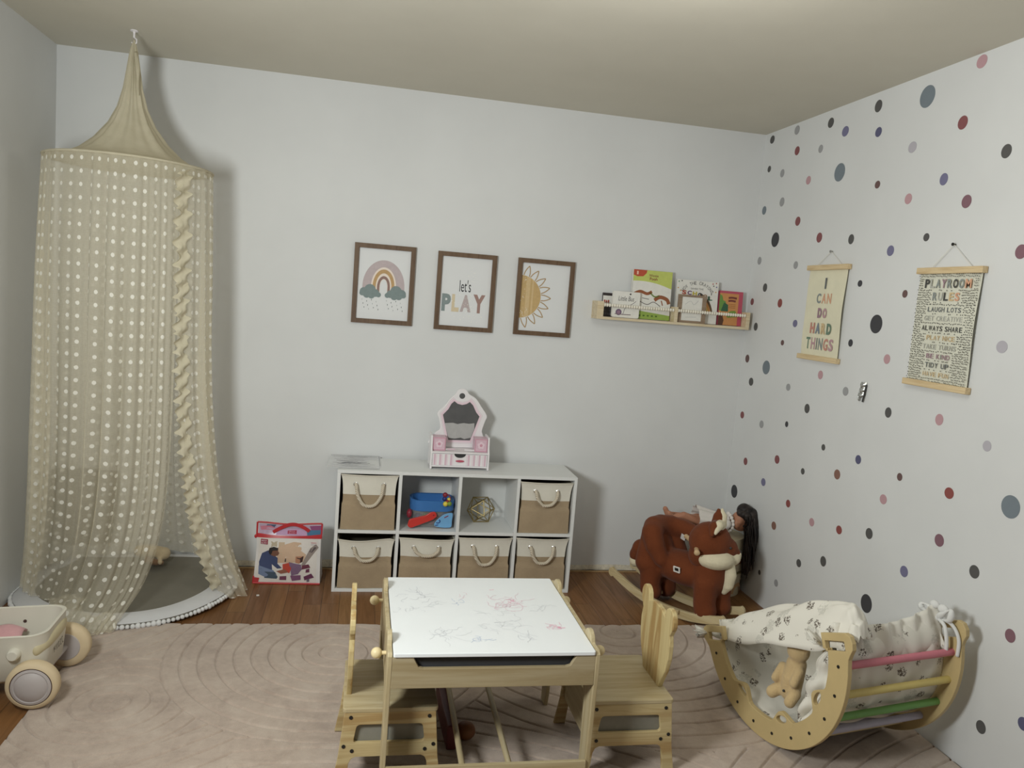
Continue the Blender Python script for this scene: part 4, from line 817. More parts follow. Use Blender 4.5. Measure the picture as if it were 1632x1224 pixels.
b = MB(); b.caps([(-.09, 0, .03), (-.03, 0, .035), (.04, .0, .034)], [.030, .034, .032], 'plush_cream'); b.caps([(.03, -.02, .02), (.06, -.06, .010)], [.014, .012], 'plush_cream'); b.obj('body', t, remesh=.006)
b = MB(); b.caps([(-.02, -.045, .008), (.03, -.055, .006), (.06, -.05, .006)], [.018, .017, .013], 'plush_brown'); b.obj('head', t, remesh=.005)
b = MB(); b.ell((-.028, -.064, .012), .0045, 'notch_dark', None, 8, 6); b.obj('eye', t)

# ------------------------------------------------------------------ hanging canopy
m, tt = new_mat('sheer_cream', (216, 204, 166), 0.9, 0, 0.1)
uvn = tt.add('ShaderNodeUVMap', uv_map='UVMap'); sp = tt.add('ShaderNodeSeparateXYZ'); tt.l.new(uvn.outputs[0], sp.inputs[0])
PU, PV = .052, .0535
ru = tt.math('DIVIDE', sp.outputs[0], PU); rv = tt.math('DIVIDE', sp.outputs[1], PV)
fu = tt.math('SUBTRACT', tt.math('FRACT', ru), 0.5); fv = tt.math('SUBTRACT', tt.math('FRACT', rv), 0.5)
du = tt.math('MULTIPLY', fu, PU); dv = tt.math('MULTIPLY', fv, PV)
dd = tt.math('SQRT', tt.math('ADD', tt.math('MULTIPLY', du, du), tt.math('MULTIPLY', dv, dv)))
wob = tt.math('MULTIPLY', tt.noise(900, 2, 0.6, tt.obj()), 0.006)
dot = tt.math('LESS_THAN', tt.math('ADD', dd, wob), 0.0118)
th = tt.noise(700, 1, 0.4, tt.obj((1, 1, .08))); th2 = tt.noise(700, 1, 0.4, tt.obj((.1, .1, 1)))
thr = tt.math('ADD', tt.math('MULTIPLY', tt.math('ADD', th, th2), 0.12), 0.29)
opac = tt.math('MAXIMUM', tt.math('MULTIPLY', dot, 0.97), thr)
col = tt.mix(dot, lin((236, 228, 206)), lin((248, 245, 235)))
trl = tt.add('ShaderNodeBsdfTranslucent'); dif = tt.add('ShaderNodeBsdfDiffuse'); tt.l.new(col, trl.inputs[0]); tt.l.new(col, dif.inputs[0])
mx = tt.add('ShaderNodeMixShader'); mx.inputs[0].default_value = 0.28; tt.l.new(dif.outputs[0], mx.inputs[1]); tt.l.new(trl.outputs[0], mx.inputs[2])
tr = tt.add('ShaderNodeBsdfTransparent'); mx2 = tt.add('ShaderNodeMixShader'); tt.l.new(opac, mx2.inputs[0]); tt.l.new(tr.outputs[0], mx2.inputs[1]); tt.l.new(mx.outputs[0], mx2.inputs[2]); tt.l.new(mx2.outputs[0], tt.out.inputs['Surface'])
m, tt = new_mat('cotton_cream', (212, 200, 162), 0.9, 0, 0.1)
n1 = tt.noise(500, 2, .5, tt.obj()); col = tt.ramp(tt.noise(18, 4, .6, tt.obj()), [(0.3, lin((214, 206, 181))), (0.7, lin((225, 217, 194)))])
trl = tt.add('ShaderNodeBsdfTranslucent'); dif = tt.add('ShaderNodeBsdfDiffuse'); tt.l.new(col, trl.inputs[0]); tt.l.new(col, dif.inputs[0]); mx = tt.add('ShaderNodeMixShader'); mx.inputs[0].default_value = 0.25; tt.l.new(dif.outputs[0], mx.inputs[1]); tt.l.new(trl.outputs[0], mx.inputs[2])
tr = tt.add('ShaderNodeBsdfTransparent'); mx2 = tt.add('ShaderNodeMixShader'); mx2.inputs[0].default_value = 0.90; tt.l.new(tr.outputs[0], mx2.inputs[1]); tt.l.new(mx.outputs[0], mx2.inputs[2]); tt.l.new(mx2.outputs[0], tt.out.inputs['Surface'])

KX, KY, KZ, KR = .255, -.40, 1.95, .333
b = MB(); b.lathe([(.016, 0), (.016, .004), (.006, .006), (.004, .012), (.004, .03)], (0, 0, 0), (0, 0, -1), 'vanity_white', 18)
b.tube([(0, 0, -.028), (.010, 0, -.036), (.010, 0, -.050), (0, 0, -.058), (-.010, 0, -.05)], .003, 'vanity_white', 8); o = b.obj('ceiling_hook', None, smooth=40); o.location = (KX, KY, H - .0005); tag(o, 'small white hook screwed into the ceiling above the canopy', 'hook')
t = thing('play_canopy', 'cream sheer dotted play canopy hanging from ceiling in left corner', 'canopy', (KX, KY, 0))
prof = [(.006, 2.462), (.012, 2.44), (.018, 2.40), (.026, 2.34), (.036, 2.27), (.056, 2.19), (.088, 2.12), (.140, 2.05), (.195, 2.00), (.255, 1.966), (.315, 1.95), (KR, 1.945)]
def cone(u, v):
    f = v * (len(prof) - 1); i = min(int(f), len(prof) - 2); f -= i; r = prof[i][0] * (1 - f) + prof[i + 1][0] * f; z = prof[i][1] * (1 - f) + prof[i + 1][1] * f
    th = 2 * PI * u; k = (1 - v) ** 1.3; r *= 1 + .16 * k * math.sin(9 * th + 1) + .10 * k * math.sin(17 * th)
    lean = -.03 * (1 - v) * v; return (r * math.cos(th) + lean * 0, r * math.sin(th), z)
b = MB(); b.grid(cone, 120, 44, 'cotton_cream', True)
b.obj('canopy_top', t, smooth=180)
b = MB(); b.tube(smooth_open([(.012, -.02, 2.42), (.026, -.035, 2.36), (.030, -.04, 2.30), (.036, -.045, 2.24)], 6), [.006 + .004 * math.sin(k * .3) for k in range(19)], 'cotton_cream', 8); b.tube(smooth_open([(.0, 0, 2.475), (.004, 0, 2.45), (.0, 0, 2.43)], 4), .004, 'cotton_cream', 8)
b.obj('hanging_loop', t, smooth=180)
b = MB(); b.tube([(KR * math.cos(2 * PI * k / 64), KR * math.sin(2 * PI * k / 64), KZ) for k in range(64)], .0055, 'cotton_cream', 8, closed=True); b.obj('hoop', t, smooth=60)
# curtain: angle from the opening clockwise round to the opening again; where its hem lies
HEM = [(-42, .345, -.795, .0135, 9.0), (-55, .295, -.845, .0135, 9.0), (-68, .220, -.855, .0135, 8.0), (-80, .145, -.81, .0135, 7.5), (-92, .085, -.70, .045, 7.5), (-108, .03, -.61, .058, 7), (-130, -.07, -.545, .060, 6), (-160, -.145, -.44, .062, 6), (-190, -.165, -.30, .064, 5), (-225, -.05, -.16, .095, 5), (-262, .16, -.125, .10, 5), (-278, .31, -.05, .112, 5), (-305, .52, -.07, .090, 5), (-335, .68, -.17, .050, 4.5), (-360, .785, -.30, .004, 4.2), (-380, .80, -.41, .003, 4.0), (-392, .745, -.455, .010, 4.0), (-402, .690, -.455, .048, 3.6)]
def hem_at(a):
    for i in range(len(HEM) - 1):
        if HEM[i][0] >= a >= HEM[i + 1][0]:
            f = (HEM[i][0] - a) / (HEM[i][0] - HEM[i + 1][0]); f = f * f * (3 - 2 * f) * .5 + f * .5; return [HEM[i][k] * (1 - f) + HEM[i + 1][k] * f for k in range(1, 5)]
    return HEM[-1][1:]
rp = random.Random(21); PH = [rp.uniform(0, 6.28) for _ in range(8)]
def curtain(s, tt_):
    a = -42 - 360.0 * s; th = R(a); hx, hy, hz, ex = hem_at(a)
    e = tt_ ** ex; x = KX + KR * math.cos(th); y = KY + KR * math.sin(th)
    # hangs a little outside the hoop, then runs to where its hem lies
    bul = .012 * math.sin(min(1, tt_ * 3) * PI / 2); x += bul * math.cos(th); y += bul * math.sin(th)
    px, py = x + (hx - x) * e, y + (hy - y) * e; pz = KZ + (hz - KZ) * tt_
    # pleats: the cloth is gathered, so it zigzags in and out of the hoop line
    amp = .004 + .020 * min(1, tt_ * 1.6) * (1 - .35 * max(0, tt_ - .8) * 5); q = s * 360
    ph = R(q * 27) + 1.6 * math.sin(R(q * 4) + PH[1]) + .9 * math.sin(R(q * 9) + PH[2]) + .25 * math.sin(tt_ * 3 + PH[5] + R(q * 5))
    mod = .55 + .45 * math.sin(R(q * 6.3) + PH[3])
    w = math.sin(ph) * mod + .22 * math.sin(ph * 2.3 + PH[4] + tt_ * .8)
    tg = .35 * math.cos(ph + .9) * mod
    nrm = Vector((math.cos(th), math.sin(th), 0)); px += (nrm.x * w - nrm.y * tg) * amp; py += (nrm.y * w + nrm.x * tg) * amp
    if pz < .62 and px < .19: py = min(py, -.108 - .02 * max(0, .5 - pz))
    if tt_ > .93:
        k = (tt_ - .93) / .07; pz += .010 * math.sin(k * PI) * abs(math.sin(R(q * 13) + PH[4]))
    px = max(px, XL + .012); py = min(py, -.012)
    pz = max(pz, hz + .002)
    if py < -.70: pz = max(pz, .0135)
    if hz > .03: # lies on the mat
        pz = max(pz, mat_z(px, py, min(1, math.hypot(px - MX, py - MY) / MR)) + .004)
    return (px - KX, py - KY, pz)
def sheet(name, s0, s1, nu, nv, mat, gather=2.05):
    vs = []; fs = []
    for j in range(nv + 1):
        for i in range(nu + 1): vs.append(curtain(s0 + (s1 - s0) * i / nu, j / nv))
    fs = [(j * (nu + 1) + i, j * (nu + 1) + i + 1, (j + 1) * (nu + 1) + i + 1, (j + 1) * (nu + 1) + i) for j in range(nv) for i in range(nu)]
    me = bpy.data.meshes.new(name); me.from_pydata(vs, [], fs); me.materials.append(MATS[mat]); uv = me.uv_layers.new(name='UVMap')
    arc = np.zeros(nu + 1); row = [np.array(curtain(s0 + (s1 - s0) * i / nu, .55)) for i in range(nu + 1)]
    for i in range(nu): arc[i + 1] = arc[i] + float(np.hypot(row[i + 1][0] - row[i][0], row[i + 1][1] - row[i][1]))
    co = np.empty(2 * len(me.loops)); vi = np.empty(len(me.loops), dtype=np.int32); me.loops.foreach_get('vertex_index', vi)
    ii = vi % (nu + 1); jj = vi // (nu + 1); co[0::2] = arc[ii] + s0 * 40; co[1::2] = jj / nv * 1.95; uv.data.foreach_set('uv', co)
    me.polygons.foreach_set('use_smooth', [True] * len(me.polygons)); o = bpy.data.objects.new(name, me); COL.objects.link(o); o.parent = t; return o
sheet('curtain_panel', 0.0, 0.5, 420, 150, 'sheer_cream'); sheet('curtain_panel', 0.5, 1.0, 420, 150, 'sheer_cream')
# the end of the left panel lies in folds on the floor and the mat
def pool(u, v):
    a = -43 - 66 * u; hx, hy, hz, ex = hem_at(a); th = R(a); c_ = Vector((.26, -.52, 0)); d = Vector((hx, hy, 0)) - c_; d.normalize()
    w = .012 - .125 * v + .012 * math.sin(u * 31 + v * 5); px, py = hx + d.x * w, hy + d.y * w
    px += .010 * math.sin(v * 9 + u * 23); z = max(hz, .0135 if py < -.70 else .004) + .004 + .012 * abs(math.sin(u * 26 + v * 5 + 1.5 * math.sin(u * 9))) * (.4 + .6 * math.sin(PI * v)) + .012 * v
    rho = math.hypot(px - MX, py - MY) / MR
    if rho < 1.03: z = max(z, mat_z(px, py, min(1, rho)) + .006 + .010 * abs(math.sin(u * 26 + v * 5)))
    return (px - KX, py - KY, z)
vs = [pool(i / 160, j / 14) for j in range(15) for i in range(161)]; fs = [(j * 161 + i, j * 161 + i + 1, (j + 1) * 161 + i + 1, (j + 1) * 161 + i) for j in range(14) for i in range(160)]
me = bpy.data.meshes.new('hem_folds'); me.from_pydata(vs, [], fs); me.materials.append(MATS['sheer_cream']); uv = me.uv_layers.new(name='UVMap'); vi = np.empty(len(me.loops), dtype=np.int32); me.loops.foreach_get('vertex_index', vi)
co = np.empty(2 * len(vi)); co[0::2] = (vi % 161) / 160 * .9; co[1::2] = (vi // 161) / 14 * .15; uv.data.foreach_set('uv', co); me.polygons.foreach_set('use_smooth', [True] * len(me.polygons)); o = bpy.data.objects.new('hem_folds', me); COL.objects.link(o); o.parent = t
# ruffled edge of the right panel
def ruffle(u, v):
    s = 1.0 - .002; tv = .015 + .975 * v; c = Vector(curtain(s, tv)); c2 = Vector(curtain(s - .022, tv)); d = (c2 - c); d.z = 0
    d = d.normalized() if d.length > 1e-5 else Vector((1, 0, 0)); nrm = Vector((d.y, -d.x, 0))
    if nrm.y > 0: nrm = -nrm
    z = v * 1.9; e = abs(u - .5) * 2; k = math.sin(z * 83 + 1.1 * math.sin(z * 13) + u * 3.4); k2 = math.sin(z * 147 - u * 4 + 2 * math.sin(z * 9))
    wid = .064 * (1 - .35 * v) * (1 + .10 * math.sin(z * 31) * e)
    return c + d * (wid * (u - .40) + .008 * k2 * e * (1 - u * .6)) + nrm * (.012 + (.012 * k + .005 * k2) * (.25 + .75 * e)) + Vector((0, 0, .030 * (u - .5) + .007 * k * e))
b = MB(); b.grid(ruffle, 12, 640, 'cotton_cream'); b.obj('ruffle_trim', t, smooth=180)

# ------------------------------------------------------------------ rug with carved arcs
m, tt = new_mat('rug_pile', (196, 178, 164), 0.97, 0, 0.05)
tc = tt.add('ShaderNodeTexCoord')
n1 = tt.noise(7.0, 5, .65, tc.outputs['Object'], .6); n2 = tt.noise(34.0, 3, .6, tc.outputs['Object']); n3 = tt.noise(420.0, 2, .6, tc.outputs['Object'])
c = tt.ramp(tt.math('ADD', tt.math('MULTIPLY', n1, .7), tt.math('MULTIPLY', n2, .3)), [(0.36, lin((178, 160, 147))), (0.5, lin((193, 175, 161))), (0.64, lin((203, 187, 173)))])
tt.l.new(tt.mix(1.0, c, tt.ramp(n3, [(0.3, (.86, .86, .86, 1)), (0.7, (1, 1, 1, 1))]), 'MULTIPLY'), tt.bsdf.inputs['Base Color'])
tt.bsdf.inputs['Sheen Weight'].default_value = .25; tt.bump(n3, .5, .004)
RX0, RX1, RY0, RY1 = .253, 3.408, -2.7, -.722
ARCS = [  # cx, cy, r_min, r_max, ring spacing, angle window (deg from +x, from..to)
    (1.25, -1.0, 0.0, .62, .062, None), (.52, -1.40, 0.0, .30, .062, None), (2.40, -.98, 0.0, .52, .072, None), (3.05, -.62, .0, .95, .075, None), (.20, -1.84, 0, .34, .07, None), (1.9, -2.3, 0, .8, .075, None), (2.85, -2.25, 0, .66, .075, None), (.95, -2.35, 0, .62, .075, None)]
def rug_height(X, Y):
    """pile height with the carved lines cut in"""
    best = np.full(X.shape, -1); g = np.zeros(X.shape); done = np.zeros(X.shape, bool)
    layers = [(1.25, -1.0, .66, .066), (.50, -1.37, .34, .064), (.18, -1.86, .36, .07), (2.52, -.80, .98, .080), (1.72, -1.72, .0, .08)]
    dmin = np.full(X.shape, 9.0)
    for cx, cy, rm, sp in layers:
        if rm <= 0: continue
        d = np.hypot(X - cx, (Y - cy) * 1.0); ins = (d < rm) & ~done
        k = d / sp; fr_ = np.abs(k - np.round(k)) * sp; dmin = np.where(ins, fr_, dmin); done |= ins
    # background: wide arcs sweeping across between the rosettes
    for cx, cy, sp, cond in ((-.35, -.12, .066, X < .95), (1.15, -3.4, .078, (X >= .95) & (X < 2.55)), (3.9, -3.15, .08, X >= 2.55)):
        d = np.hypot(X - cx, Y - cy); k = d / sp; fr_ = np.abs(k - np.round(k)) * sp; dmin = np.where(cond & ~done, fr_, dmin)
    return 0.0115 - 0.0095 * np.exp(-(dmin / .0036) ** 2)
def rug_patch(nx, ny, y0, y1):
    u = np.linspace(RX0, RX1, nx); v = np.linspace(y0, y1, ny); X, Y = np.meshgrid(u, v); Z = rug_height(X, Y)
    ytop = RY1 - .0155 * (X - RX0) + .003 * np.sin(X * 48); Yn = y0 + (Y - y0) * (ytop - y0) / (y1 - y0) if y1 == RY1 else Y
    Xn = np.where(X == RX0, X + .002 * np.sin(Y * 40), X)
    if y1 == RY1: Z[-1, :] = .001
    Z[:, 0] = .001; Z[:, -1] = .001
    vs = np.stack([Xn, Yn, Z], -1).reshape(-1, 3); i = np.arange(nx - 1); j = np.arange(ny - 1); I, J = np.meshgrid(i, j); a = (J * nx + I).ravel()
    return vs, np.stack([a, a + 1, a + 1 + nx, a + nx], -1)
v1, f1 = rug_patch(900, 370, -2.0, RY1); v2, f2 = rug_patch(160, 40, RY0, -2.0)
vs = np.vstack([v2, v1]); fs = np.vstack([f2, f1 + len(v2)])
me = bpy.data.meshes.new('area_rug'); me.vertices.add(len(vs)); me.vertices.foreach_set('co', vs.astype(np.float32).ravel()); me.loops.add(fs.size); me.loops.foreach_set('vertex_index', fs.astype(np.int32).ravel()); me.polygons.add(len(fs))
me.polygons.foreach_set('loop_start', np.arange(0, fs.size, 4, dtype=np.int32)); me.polygons.foreach_set('use_smooth', np.ones(len(fs), bool)); me.update(calc_edges=True); me.validate()
me.materials.append(MATS['rug_pile']); o = bpy.data.objects.new('area_rug', me); COL.objects.link(o); tag(o, 'large beige rug with carved concentric arcs on the wooden floor', 'rug')
RZ = 0.0116

# ------------------------------------------------------------------ kids table
wood('birch_x', (194, 180, 146), (174, 156, 118), 'X', 0.45, 1.0, streak=(0.40, 0.66)); wood('birch_y', (194, 180, 146), (174, 156, 118), 'Y', 0.45, 1.0, streak=(0.40, 0.66)); wood('birch_z', (194, 180, 146), (174, 156, 118), 'Z', 0.45, 1.0, streak=(0.40, 0.66))
wood('birch_apron_shaded', (174, 160, 130), (156, 139, 104), 'X', 0.5, .7, streak=(0.40, 0.66)); wood('pine_z', (204, 186, 138), (172, 142, 92), 'Z', 0.45, .8, streak=(0.44, 0.60)); wood('pine_x', (200, 182, 138), (172, 144, 98), 'X', 0.45, .8, streak=(0.44, 0.60))  # apron birch is toned darker, standing in for the weaker light there
plain('board_white', (238, 241, 243), 0.22, 0.008, 10, spec=0.5); plain('charcoal', (60, 60, 62), 0.6); plain('ball_wood', (226, 208, 164), 0.45, 0.05, 60)
GX, GY = 1.720, -1.700
t = thing('kids_table', 'wooden kids activity table with scribbled whiteboard top', 'table', (GX, GY, RZ)); DZ = -RZ
def end_outline():
    P0 = [(-.285, .0122), (-.235, .0122)]
    arch = [(-.235 + .012, .06), (-.215, .27), (-.195, .325), (-.15, .345), (.15, .345), (.195, .325), (.215, .27), (.223, .06), (.235, .0122), (.285, .0122)]
    top = [(.297, .44), (.294, .468), (.282, .478), (.245, .478)]
    b1 = [(.21 + .036 * math.cos(R(a)), .474 + .034 * math.sin(R(a))) for a in range(10, 180, 20)]
    mid = [(.17, .478), (-.165, .478)]
    b2 = [(-.205 + .036 * math.cos(R(a)), .474 + .034 * math.sin(R(a))) for a in range(10, 180, 20)]
    end = [(-.245, .478), (-.288, .478), (-.298, .468), (-.299, .44)]
    return P0 + arch + top + b1 + mid + b2 + end
for s in (-1, 1):
    b = MB(); b.plate([end_outline()], .014, F((s * .309, 0, DZ), (0, 1, 0), (0, 0, 1)), 'birch_z', .002)
    if s < 0 or True: q = b.obj('end_panel', t)
b = MB(); b.plate([rrect(-.300, .300, -.303, .296, .006, 3)], .012, F((0, 0, .474 + DZ), (1, 0, 0), (0, 1, 0)), 'board_white', .002)
fr = F((0, 0, .480 + DZ), (1, 0, 0), (0, 1, 0)); rr = random.Random(17)
faint = ink((206, 208, 212)); pinkf = ink((228, 200, 210)); pinks = ink((232, 170, 192)); bluef = ink((196, 206, 222)); gryf = ink((198, 200, 206))
def scrib(cx, cy, n, sz, mt, w=.0013, seed=0):
    for k in range(n):
        x, y = cx + rr.uniform(-sz, sz), cy + rr.uniform(-sz * .8, sz * .8); pts = [(x, y)]; a = rr.uniform(0, 6.28)
        for q in range(5): a += rr.uniform(-1.1, 1.1); x += math.cos(a) * sz * .28; y += math.sin(a) * sz * .28; pts.append((max(-.29, min(.29, x)), max(-.29, min(.28, y))))
        b.line(fr, smooth_open(pts, 3), w, mt, .0003 + .00002 * (k % 8))
scrib(-.20, .12, 12, .04, gryf); scrib(-.22, .02, 5, .02, faint); scrib(-.14, .05, 6, .03, faint); scrib(-.26, .0, 5, .02, faint); scrib(-.08, .07, 5, .022, bluef, .002); scrib(.10, .06, 26, .045, pinkf, .0018); scrib(.11, .08, 5, .012, pinks, .003); scrib(.06, .18, 2, .006, pinks, .003)
scrib(-.05, .12, 4, .02, pinkf, .0015); scrib(.22, -.13, 14, .02, pinkf, .003); scrib(.23, -.13, 5, .008, pinks, .004); scrib(-.03, -.22, 9, .022, bluef, .0018); scrib(-.15, -.17, 12, .05, faint, .0012); scrib(.07, -.12, 9, .05, faint, .0012); scrib(.12, -.20, 8, .03, gryf, .0012); scrib(.03, -.02, 5, .04, faint); scrib(-.02, -.13, 5, .03, faint); scrib(.18, .02, 5, .04, faint)
b.obj('tabletop', t)
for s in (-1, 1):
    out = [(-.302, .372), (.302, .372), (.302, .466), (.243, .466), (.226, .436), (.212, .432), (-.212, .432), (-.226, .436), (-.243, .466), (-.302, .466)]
    b = MB(); b.plate([out], .013, F((0, s * .291, DZ), (1, 0, 0), (0, 0, 1)), 'birch_apron_shaded', .0015); b.obj('apron', t)
b = MB(); b.b2((-.301, -.283, .385 + DZ), (.301, .283, .393 + DZ), 'charcoal'); b.b2((-.296, -.278, .393 + DZ), (.296, -.272, .462 + DZ), 'charcoal'); b.obj('storage_tray', t)
kn = None
for s in (-1, 1):
    for y in (-.205, .212):
        z = (.437 if y < 0 else .428)
        b = MB(); b.ell((-.020, 0, 0), .0165, 'ball_wood', None, 20, 14); b.tube([(-.02, 0, 0), (.012, 0, 0)], .006, 'ball_wood', 10)
        q = b.obj('peg_knob', t, smooth=60); q.location = (s * .316 + (-.008 if s < 0 else .008), y, z + DZ); q.rotation_euler = (0, 0, 0 if s < 0 else PI)
b = MB(); b.b2((-.302, -.296, .068 + DZ), (.302, -.284, .128 + DZ), 'birch_x'); b.obj('lower_rail', t, bevel=.001)
b = MB(); b.b2((-.302, .284, .068 + DZ), (.302, .296, .128 + DZ), 'birch_x'); b.obj('lower_rail', t, bevel=.001)
for x in (-.074, .068):
    b = MB(); b.tube([(x, -.284, .112 + DZ), (x + .010, .284, .112 + DZ)], .0095, 'birch_y', 14); b.obj('cross_dowel', t, smooth=60)

# ------------------------------------------------------------------ two kids chairs with bear shaped backs
plain('bin_grey', (134, 132, 122), 0.6, 0.04, 60); plain('screw_black', (44, 42, 40), 0.4, metal=0.3); plain('seam_grey', (112, 110, 102), 0.7)
def chair(label, loc, rz, back_mat, n_seed):
    """faces +x in its own frame; y is across the seat"""
    t = thing('kids_chair', label, 'chair', (loc[0], loc[1], RZ), rz, 'bear backed kids chairs at the table'); dz = -RZ
    b = MB(); b.plate([rrect(-.142, .142, -.158, .158, .010, 3)], .013, F((0, 0, .2535 + dz), (1, 0, 0), (0, 1, 0)), 'birch_x', .002); b.obj('seat', t)
    out = [(-.136, .247), (.136, .247), (.150, .10), (.165, .0122), (.125, .0122), (.117, .085), (.110, .100), (.098, .106), (-.098, .106), (-.110, .100), (-.117, .085), (-.125, .0122), (-.165, .0122), (-.150, .10)]
    hole = round_poly([(-.098, .208), (.098, .208), (.107, .151), (-.107, .151)], .012, 4)
    for s in (-1, 1):
        b = MB(); b.plate([out, hole], .013, F((0, s * .150, dz), (1, 0, 0), (0, 0, 1)), 'pine_x', .0015); sp = b.obj('side_panel', t)
        for x, z in ((-.117, .232), (.117, .232), (-.134, .141), (-.109, .126), (.109, .126), (.134, .141)):
            q = MB(); q.lathe([(.0058, -.001), (.0058, .0018), (.003, .0022), (.0, .0014)], (x, s * .1565, z + dz), (0, s, 0), 'screw_black', 12); q.obj('screw', sp)
    for s in (-1, 1):
        b = MB(); b.plate([round_poly([(-.140, .245), (.140, .245), (.140, .11), (-.140, .11)], .01, 3)], .010, F((s * .132, 0, dz), (0, 1, 0), (0, 0, 1)), 'birch_y', .0015); b.obj('end_board', t)
    b = MB(); b.b2((-.124, -.142, .116 + dz), (.124, .142, .226 + dz), 'bin_grey'); b.b2((-.006, -.1433, .118 + dz), (-.0035, -.142, .224 + dz), 'seam_grey'); b.obj('storage_box', t, bevel=.002)
    # back: rounded head with two ears
    L = [(-.072, .258), (-.088, .29), (-.112, .33), (-.128, .38), (-.130, .425), (-.122, .458)]
    ear = [(-.108 + .037 * math.cos(R(a)), .505 + .040 * math.sin(R(a))) for a in range(230, 20, -20)]
    top = [(-.070, .502), (-.04, .514), (0, .518)]
    half = L + ear + top; outl = half + [(-y, z) for y, z in half[-2::-1]]
    b = MB(); b.plate([outl], .016, F((-.126, 0, dz), (0, 1, 0), (0, 0, 1)), back_mat, .0025); b.obj('backrest', t)
    return t
chair('wooden bear backed kids chair at left side of the table, facing right', (1.430, -1.742), 0.0, 'pine_z', 1)
chair('wooden bear backed kids chair at right side of the table, facing left', (2.196, -1.732), PI, 'pine_z', 2)
plain('maroon_box', (92, 40, 40), 0.5, 0.06, 30); plain('brown_toy', (128, 82, 48), 0.5, 0.08, 30)
b = MB(); b.box((0, 0, .045), (.034, .30, .085), 'maroon_box'); o = b.obj('toy_case', None, bevel=.006); o.location = (1.640, -1.585, RZ); o.rotation_euler = (0, 0, R(2)); tag(o, 'dark maroon toy case standing on the rug under the table', 'toy')
b = MB(); b.ell((0, 0, .030), (.034, .034, .030), 'brown_toy', None, 22, 14); o = b.obj('toy_ball', None, smooth=180); o.location = (1.700, -1.665, RZ); tag(o, 'round brown toy ball on the rug under the table', 'toy ball')
b = MB(); b.box((0, 0, .010), (.030, .05, .02), 'maroon_plastic'); o = b.obj('toy_block', None, bevel=.003); o.location = (1.838, -1.88, RZ); o.rotation_euler = (0, 0, .5); tag(o, 'small red block on the rug between the table dowels', 'toy block')

# ------------------------------------------------------------------ doll cradle made of two rocker panels and coloured dowels
m, tt = new_mat('print_muslin', (226, 222, 212), 0.85, 0, 0.1)
v = tt.obj(); vo = tt.add('ShaderNodeTexVoronoi'); vo.inputs['Scale'].default_value = 15.0; vo.inputs['Randomness'].default_value = .75; tt.l.new(v, vo.inputs['Vector'])
nz = tt.noise(150, 4, .7, v, .5); nz2 = tt.noise(60, 3, .7, v)
motif = tt.math('MULTIPLY', tt.math('LESS_THAN', tt.math('ADD', vo.outputs['Distance'], tt.math('MULTIPLY', tt.math('SUBTRACT', nz2, .5), .5)), .25), tt.math('GREATER_THAN', nz, .49))
vo2 = tt.add('ShaderNodeTexVoronoi'); vo2.inputs['Scale'].default_value = 9.0; mpp = tt.add('ShaderNodeMapping'); mpp.inputs['Location'].default_value = (.4, .7, .3); tt.l.new(v, mpp.inputs['Vector']); tt.l.new(mpp.outputs[0], vo2.inputs['Vector'])
soft = tt.math('MULTIPLY', tt.math('LESS_THAN', tt.math('ADD', vo2.outputs['Distance'], tt.math('MULTIPLY', tt.math('SUBTRACT', nz2, .5), .4)), .30), tt.math('GREATER_THAN', nz, .45))
c = tt.mix(tt.math('MULTIPLY', soft, .55), lin((228, 224, 214)), lin((186, 184, 174))); c = tt.mix(tt.math('MULTIPLY', motif, .92), c, lin((92, 80, 70)))
tt.l.new(c, tt.bsdf.inputs['Base Color']); tt.bump(tt.noise(900, 1, .5, v), .1, .001)
plain('cradle_wood', (196, 174, 126), 0.5, 0.04, 14); plain('dowel_pink', (206, 122, 136), 0.45, .04, 20); plain('dowel_yellow', (208, 190, 118), 0.45, .04, 20); plain('dowel_green', (108, 156, 84), 0.45, .04, 20); plain('dowel_lilac', (176, 172, 190), 0.45, .04, 20); plain('dowel_wood', (206, 186, 140), 0.45, .04, 20); plain('bow_white', (226, 226, 224), 0.85, .03, 60)
CRK = -R(21.5); CO = .365
t = thing('doll_cradle', 'wooden rocker doll cradle with coloured dowels and printed muslin liner', 'doll cradle', (2.770, -1.696, RZ), R(11)); CZ = CO - RZ * .3
RM3 = Matrix.Rotation(CRK, 3, 'X')
def cr(x, u, vv):
    """x along the cradle, u across (right positive), v up, in the rocked frame"""
    p = RM3 @ Vector((0, -u, vv)); return Vector((x, p.y, p.z + CZ + .004))
crv = lambda p: cr(*p)
def panel_outline():
    o = []
    for a in np.linspace(0, -180, 61): o.append((.365 * math.cos(R(a)), .365 * math.sin(R(a))))
    # arms end in square blocks that stick out a little
    R_ = [(.262, .030), (.368, .032), (.386, .022), (.392, .0), (.388, -.020), (.374, -.036), (.364, -.05)]
    L_ = [(-x, z) for x, z in R_[::-1]]
    out = R_ + [p for p in o if p[1] < -.06] + L_
    inn = [(-.262, -.02)]
    for a in np.linspace(-176, -4, 87):
        r = .283
        for h in (-42, -88, -134):
            d = abs(a - h)
            if d < 11: r = .283 - .040 * (math.cos(d / 11 * PI) * .5 + .5) ** .6
        inn.append((r * math.cos(R(a)), r * math.sin(R(a))))
    inn.append((.262, -.02)); return out + inn
holes = []
for h in (-42, -88, -134):
    c0 = (.270 * math.cos(R(h)), .270 * math.sin(R(h))); tg_ = R(h + 90)
    holes.append([(c0[0] + .026 * math.cos(q) * math.cos(tg_) - .0125 * math.sin(q) * math.sin(tg_), c0[1] + .026 * math.cos(q) * math.sin(tg_) + .0125 * math.sin(q) * math.cos(tg_)) for q in np.linspace(0, 2 * PI, 24, endpoint=False)])
slots = [rrect(.275, .358, -.024, .006, .003, 2), rrect(-.358, -.275, -.024, .006, .003, 2)]
